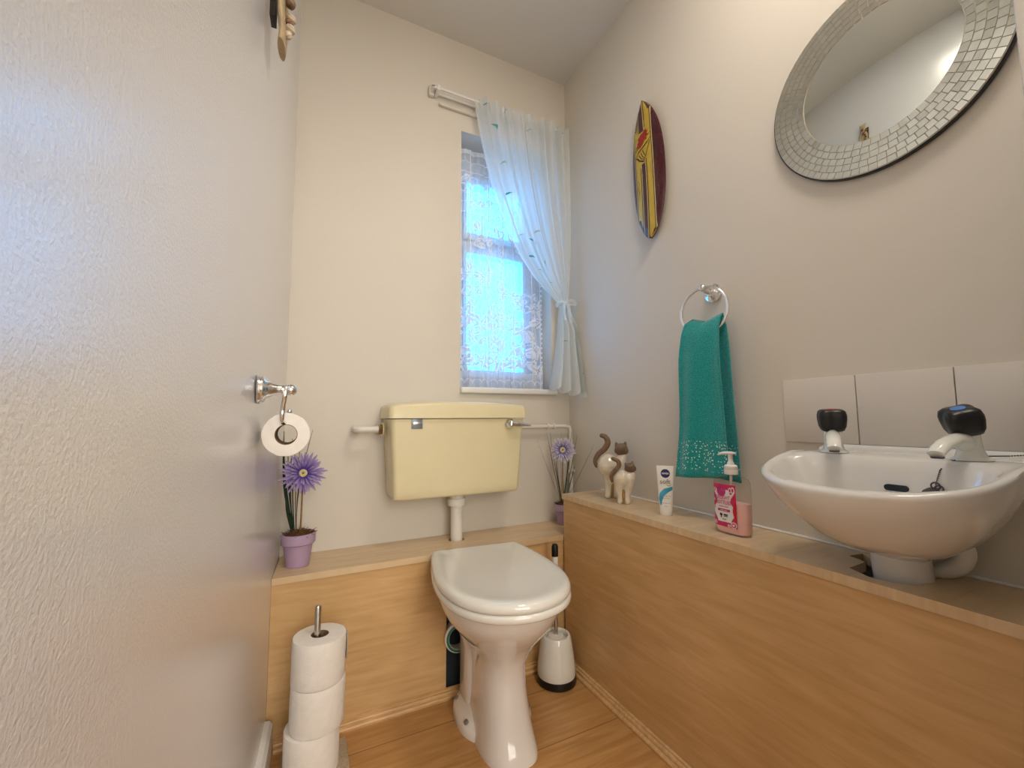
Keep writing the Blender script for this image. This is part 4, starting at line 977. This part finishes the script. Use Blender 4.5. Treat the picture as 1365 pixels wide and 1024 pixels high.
# ================================================================== TUBE
tb0 = on(888, 686.5, z=.593); tb0.z = .593
F = Face(tb0); tu = thing('cream_tube', 'white tube of face cream with a navy oval badge standing on its cap', 'tube', tb0)
uL = F.uv(874.5, 622)[0]; uR = F.uv(898.5, 622)[0]; uc = (uL + uR) / 2; vT = F.uv(887, 621)[1]
def tw_(v): q = v / vT; return (.0168 + (.0245 - .0168) * q) * 1.0, .0155 * (1 - q) ** .7 + .0012
rs = []
for v_ in np.linspace(.012, vT, 24):
    a, b = tw_(v_); cx = uc * v_ / vT; rs.append([F.p(cx + a * math.copysign(abs(math.cos(2 * PI * k / 40)) ** .8, math.cos(2 * PI * k / 40)), v_, b * math.sin(2 * PI * k / 40)) for k in range(40)])
obj('tube_body', *loft(rs), 'tubew', tu, angle=50)
rs = [[F.p(a * math.cos(2 * PI * k / 40), v_, a * .92 * math.sin(2 * PI * k / 40)) for k in range(40)] for a, v_ in ((.0155, 0), (.0165, .0015), (.0172, .012), (.0168, .0135), (.010, .014))]
obj('cap', *loft(rs), 'tubew', tu, angle=40)
def tp(u, v_, lift=.0004):  # point on the front of the tube
    a, b = tw_(v_); cx = uc * v_ / vT; q = max(-.97, min(.97, (u - cx) / a)); return F.p(u, v_, -b * math.sqrt(1 - abs(q) ** 2.5) - lift)
def tpatch(fn, name, mt, parent, nu=16, nv=16, lift=.0004):
    V = [tp(*fn(i / nu, j / nv), lift) for j in range(nv + 1) for i in range(nu + 1)]
    return obj(name, V, [(j * (nu + 1) + i, j * (nu + 1) + i + 1, (j + 1) * (nu + 1) + i + 1, (j + 1) * (nu + 1) + i) for j in range(nv) for i in range(nu)], mt, parent)
uv6 = lambda x, y: F.uv(860 + x / 12.04, 610 + y / 12.04)
cu0, cv0 = uv6(322, 253); R0 = .0125
bd = tpatch(lambda a, b: (cu0 + R0 * math.sqrt(1 - (2 * b - 1) ** 2) * (2 * a - 1), cv0 + R0 * (2 * b - 1)), 'badge', 'navy', tu, 20, 24)
p_ = tp(cu0, cv0, .0012); text('lettering', 'NIVEA', .0068, 'whitep', bd, p_, F.u, (0, 0, 1), -F.n, depth=.0002, off=.0002)
p_ = tp(*uv6(318, 380), .0012); text('lettering', 'soft', .0190, 'greyp', tu, p_, F.u, (0, 0, 1), -F.n, depth=.0003)
def sw(a, b):
    # crescent swoosh from upper right to lower left
    k0 = [uv6(440, 460), uv6(300, 490), uv6(235, 560), uv6(222, 650), uv6(245, 740)]; k1 = [uv6(440, 515), uv6(370, 550), uv6(300, 610), uv6(275, 680), uv6(262, 760)]
    i = a * 4; m_ = min(int(i), 3); t = i - m_; p = lambda K: ((K[m_][0] * (1 - t) + K[m_ + 1][0] * t), (K[m_][1] * (1 - t) + K[m_ + 1][1] * t))
    A, B = p(k0), p(k1); return A[0] + (B[0] - A[0]) * b, A[1] + (B[1] - A[1]) * b
tpatch(sw, 'swoosh', 'bluep', tu, 24, 8)
def ol(a, b):
    x = 330 + 110 * a; y = 425 + 18 * math.sin(a * PI * .9) - 60 * max(0, a - .6); return uv6(x, y + 14 * math.sin(PI * min(a * 1.1, 1)) * b)
tpatch(ol, 'leaf_mark', 'olive', tu, 12, 3, .0006)
for (x, y, body, sz) in ((325, 605, 'Refreshingly soft', .0040), (335, 640, 'moisturising', .0036), (330, 718, 'with jojoba oil', .0040), (332, 768, '75 ml', .0038)):
    p_ = tp(*uv6(x, y), .0012); text('lettering', body, sz, 'greyp', tu, p_, F.u, (0, 0, 1), -F.n, depth=.00015)

# ================================================================== SOAP BOTTLE
SBx, SBy = .932, .688
so = thing('soap_dispenser', 'clear pump bottle of pink hand wash with pink floral label', 'soap bottle', (SBx, SBy, .593))
HW, HD = .0445, .0205; HT = .136
def sring(z, s=1, d=1, n=56, ins=0): return [Vector((SBx + (HD * d - ins) * math.copysign(abs(math.sin(2 * PI * k / n)) ** .75, math.sin(2 * PI * k / n)), SBy + (HW * s - ins) * math.copysign(abs(math.cos(2 * PI * k / n)) ** .62, math.cos(2 * PI * k / n)), z)) for k in range(n)]
zb = .5935
obj('bottle', *loft([sring(zb, .86, .82), sring(zb + .002, .93, .92), sring(zb + .008, .985, 1), sring(zb + .05), sring(zb + .11, 1.0), sring(zb + .124, .98, .97), sring(zb + .130, .90, .88), sring(zb + .134, .7, .75), sring(zb + .137, .36, .66), sring(zb + .145, .32, .62)]), 'clear', so, angle=50)
obj('liquid', *loft([sring(zb + .003, .9, .88, ins=.0015), sring(zb + .01, .98, .97, ins=.0015), sring(zb + .05, ins=.0015), sring(zb + .074, ins=.0015)]), 'soap', so, angle=50)
rs = []
pu = lambda prof, n=32: lathe(prof, (SBx, SBy, zb), n=n)
obj('collar', *pu([(.0145, .140), (.0155, .141), (.0155, .150), (.0148, .151), (.0152, .152), (.0150, .160), (.012, .163), (.008, .164)]), 'pump', so, angle=30)
ph = MB(); ph.add(*pu([(.0085, .162), (.0078, .168), (.0062, .170), (.0052, .176), (.0052, .186), (.0062, .190)], 20))
F2 = Face((SBx, SBy, zb)); hd = Vector((-.25, 1, 0)).normalized()
top_ = Vector((SBx, SBy, zb + .191))
rs = []
for a, w, h in ((-.013, .004, .0016), (-.010, .0075, .003), (0, .009, .0042), (.010, .008, .0040), (.020, .0062, .0036), (.027, .0045, .003)):
    c_ = top_ + hd * a - Vector((0, 0, .0045 * max(0, (a - .012) / .015) ** 2)); sd = Vector((hd.y, -hd.x, 0)); rs.append([c_ + sd * w * math.cos(2 * PI * k / 16) + Vector((0, 0, h * math.sin(2 * PI * k / 16))) for k in range(16)])
ph.add(*loft(rs)); ph.build('pump_head', 'pump', so)
obj('dip_tube', *tube([(SBx, SBy, zb + .15), (SBx + .002, SBy + .006, zb + .07), (SBx + .003, SBy + .012, zb + .01)], .0032, 10, 6), 'pump', so)
def lp(y_, z_, lift=.0004):   # y_ measured to the right (−y), on the bottle front
    q = max(-.985, min(.985, y_ / HW)); c_ = abs(q) ** (1 / .62); s_ = math.sqrt(max(0, 1 - c_ * c_)) ** .75
    return Vector((SBx - HD * s_ - lift, SBy - y_, zb + z_))
def lpatch(mb, y0, y1, z0, z1, mi, lift, fn=None, n=20):
    V = []
    for j in range(n + 1):
        for i in range(n + 1):
            a, b = i / n, j / n; yy, zz = (fn(a, b) if fn else (y0 + (y1 - y0) * a, z0 + (z1 - z0) * b)); V.append(lp(yy, zz, lift))
    mb.add(V, [(j * (n + 1) + i, j * (n + 1) + i + 1, (j + 1) * (n + 1) + i + 1, (j + 1) * (n + 1) + i) for j in range(n) for i in range(n)], mi)
LY0, LY1, LZa, LZb = -.0400, .024, .017, .117
def dsc(cy, cz, ry, rz): return lambda a, b: (cy + ry * math.sqrt(max(0, 1 - (2 * b - 1) ** 2)) * (2 * a - 1), cz + rz * (2 * b - 1))
mb = MB(); lpatch(mb, LY0, LY1, LZa, LZb, 0, .0004)
def whitearea(a, b):
    z_ = .028 + .076 * b; w = .024 * (1 - .25 * math.cos(b * 2 * PI * 1.5)) ; c_ = -.008; return (max(LY0 + .001, min(LY1 - .001, c_ + w * (2 * a - 1))), z_)
lpatch(mb, 0, 0, 0, 0, 1, .0007, whitearea)
lpatch(mb, 0, 0, 0, 0, 2, .0010, dsc(-.014, .100, .0125, .0125))
for cy, cz, ry, rz in ((.010, .104, .0045, .007), (.017, .105, .0045, .008), (.012, .097, .006, .004)):
    lpatch(mb, 0, 0, 0, 0, 1, .0011, dsc(cy, cz, ry, rz), 10); lpatch(mb, 0, 0, 0, 0, 0, .0014, dsc(cy, cz, ry * .55, rz * .6), 8)
lpatch(mb, 0, 0, 0, 0, 3, .0011, lambda a, b: (LY1 - (.009 * math.sin(PI * b)) * (1 - a), .030 + .052 * b), 14)
for cy, cz, r_ in ((-.033, .102, .005), (-.034, .024, .005), (.016, .024, .0075), (-.036, .078, .0035), (-.036, .06, .0035), (.004, .021, .004)):
    lpatch(mb, 0, 0, 0, 0, 1, .0009, dsc(cy, cz, r_, r_), 10); lpatch(mb, 0, 0, 0, 0, 4, .0012, dsc(cy, cz, r_ * .75, r_ * .75), 10); lpatch(mb, 0, 0, 0, 0, 1, .0015, dsc(cy, cz, r_ * .4, r_ * .4), 8)
lpatch(mb, -.025, .008, .0525, .0585, 2, .0012)
lab = mb.build('label', 'pinkp', so, mats=['pinkp', 'whitep', 'mag', 'redp', 'pinkp'])
def lt(body, y_, z_, size, mt, off=0, xs=1): text('lettering', body, size, mt, lab, lp(y_, z_, .0016), (0, -1, 0), (0, 0, 1), (-1, 0, 0), depth=.0002, off=off, xs=xs)
lt('DELIGHT', -.0100, .0850, .0130, 'pinkp', xs=.72); lt('BOTTLED', -.0085, .0735, .0130, 'pinkp', xs=.72)
lt('HAND WASH', -.008, .0638, .0042, 'pinkp'); lt('wild rose', -.0085, .0555, .0045, 'whitep'); lt('250 ml', -.008, .0345, .004, 'greyp')
mb = MB(); 
for y_, z_, a, b in ((-.017, .0450, .0022, .0030), (-.0135, .0445, .0016, .0020), (-.0155, .0405, .0016, .003), (-.0035, .0450, .0055, .0016), (-.0035, .0415, .0055, .0009)):
    mb.add([lp(y_ - a, z_ - b, .0017), lp(y_ + a, z_ - b, .0017), lp(y_ + a * .9, z_ + b, .0017), lp(y_ - a * .9, z_ + b, .0017)], [(0, 1, 2, 3)])
mb.build('print_mark', 'boardblack', lab, smooth=False)

# ================================================================== PLAQUE ON LEFT WALL
def wl(y, z, off): return Vector((XL(y) + off, y, z))
pq_ = thing('driftwood_plaque', 'driftwood plaque with shells hanging high on the left wall', 'wall ornament', wl(.87, 1.6, 0))
mb = MB(); rings = []
for i in range(24):
    q = i / 23; z = 1.580 + .36 * q; w = .022 + .020 * math.sin(PI * min(1, q * 1.1 + .12)) + .004 * math.sin(q * 19); off = .0265 - .003 * q + .002 * math.sin(q * 23); th = .0065
    rings.append([wl(.862 + .012 * q + w * math.cos(2 * PI * k / 16), z, off + th * math.sin(2 * PI * k / 16)) for k in range(16)])
mb.add(*loft(rings)); mb.build('driftwood_board', 'drift', pq_)
obj('backing_strip', *loft([[wl(.84 + a, z, o_) for a, o_ in ((0, .007), (.03, .007), (.03, .016), (0, .016))] for z in (1.625, 1.90)]), 'boardblack', pq_)
rnd = random.Random(4)
for k in range(18):
    z = 1.605 + k * .0170; c_ = wl(.858 + rnd.uniform(-.012, .014), z, .0385 + rnd.uniform(-.002, .002)); r_ = rnd.uniform(.0065, .0095)
    v, f = lathe([(r_ * math.sin(PI * j / 10) * (1 + .12 * (j % 2)), -r_ * math.cos(PI * j / 10)) for j in range(11)], c_, (rnd.uniform(-1, 1), rnd.uniform(-1, 1), 1), 12)
    obj('shell', v, f, 'shell2' if k in (0, 1, 3, 5) else 'shell', pq_)

# ================================================================== LIGHTS
w = bpy.data.worlds.new('w'); sc.world = w; w.use_nodes = True
bgn = w.node_tree.nodes['Background']; bgn.inputs[0].default_value = (.10, .47, .92, 1); bgn.inputs[1].default_value = 8.5
def area(name, loc, rot, sx, sy, e, col, portal=False):
    l = bpy.data.lights.new(name, 'AREA'); l.shape = 'RECTANGLE'; l.size = sx; l.size_y = sy; l.energy = e; l.color = col
    if portal: l.cycles.is_portal = True
    o = bpy.data.objects.new(name, l); C.objects.link(o); o.location = loc; o.rotation_euler = rot; return o
area('window_portal', ((WX0 + WX1) / 2, YF + .19, (WZ0 + WZ1) / 2), (-PI / 2, 0, 0), .42, 1.06, 1, (1, 1, 1), True)
# ceiling lamp (opal disc) in the room, soft fill added on the landing
cl = thing('ceiling_lamp', 'round opal ceiling lamp near the door of the room', 'lamp', (.68, .27, ZC))
obj('lamp_base', *lathe([(0, 0), (.09, 0), (.09, -.02), (0, -.02)], (.68, .27, ZC - .001), n=40), 'white', cl)
area('lamp_light', (.68, .27, ZC - .03), (0, 0, 0), .32, .32, 6.5, (1, .91, .80))
area('hall_fill_light', (.35, -1.85, 1.45), (PI / 2, 0, 0), 1.2, 1.7, 32, (1, .95, .87))  # soft area light added for landing daylight; no window is built there
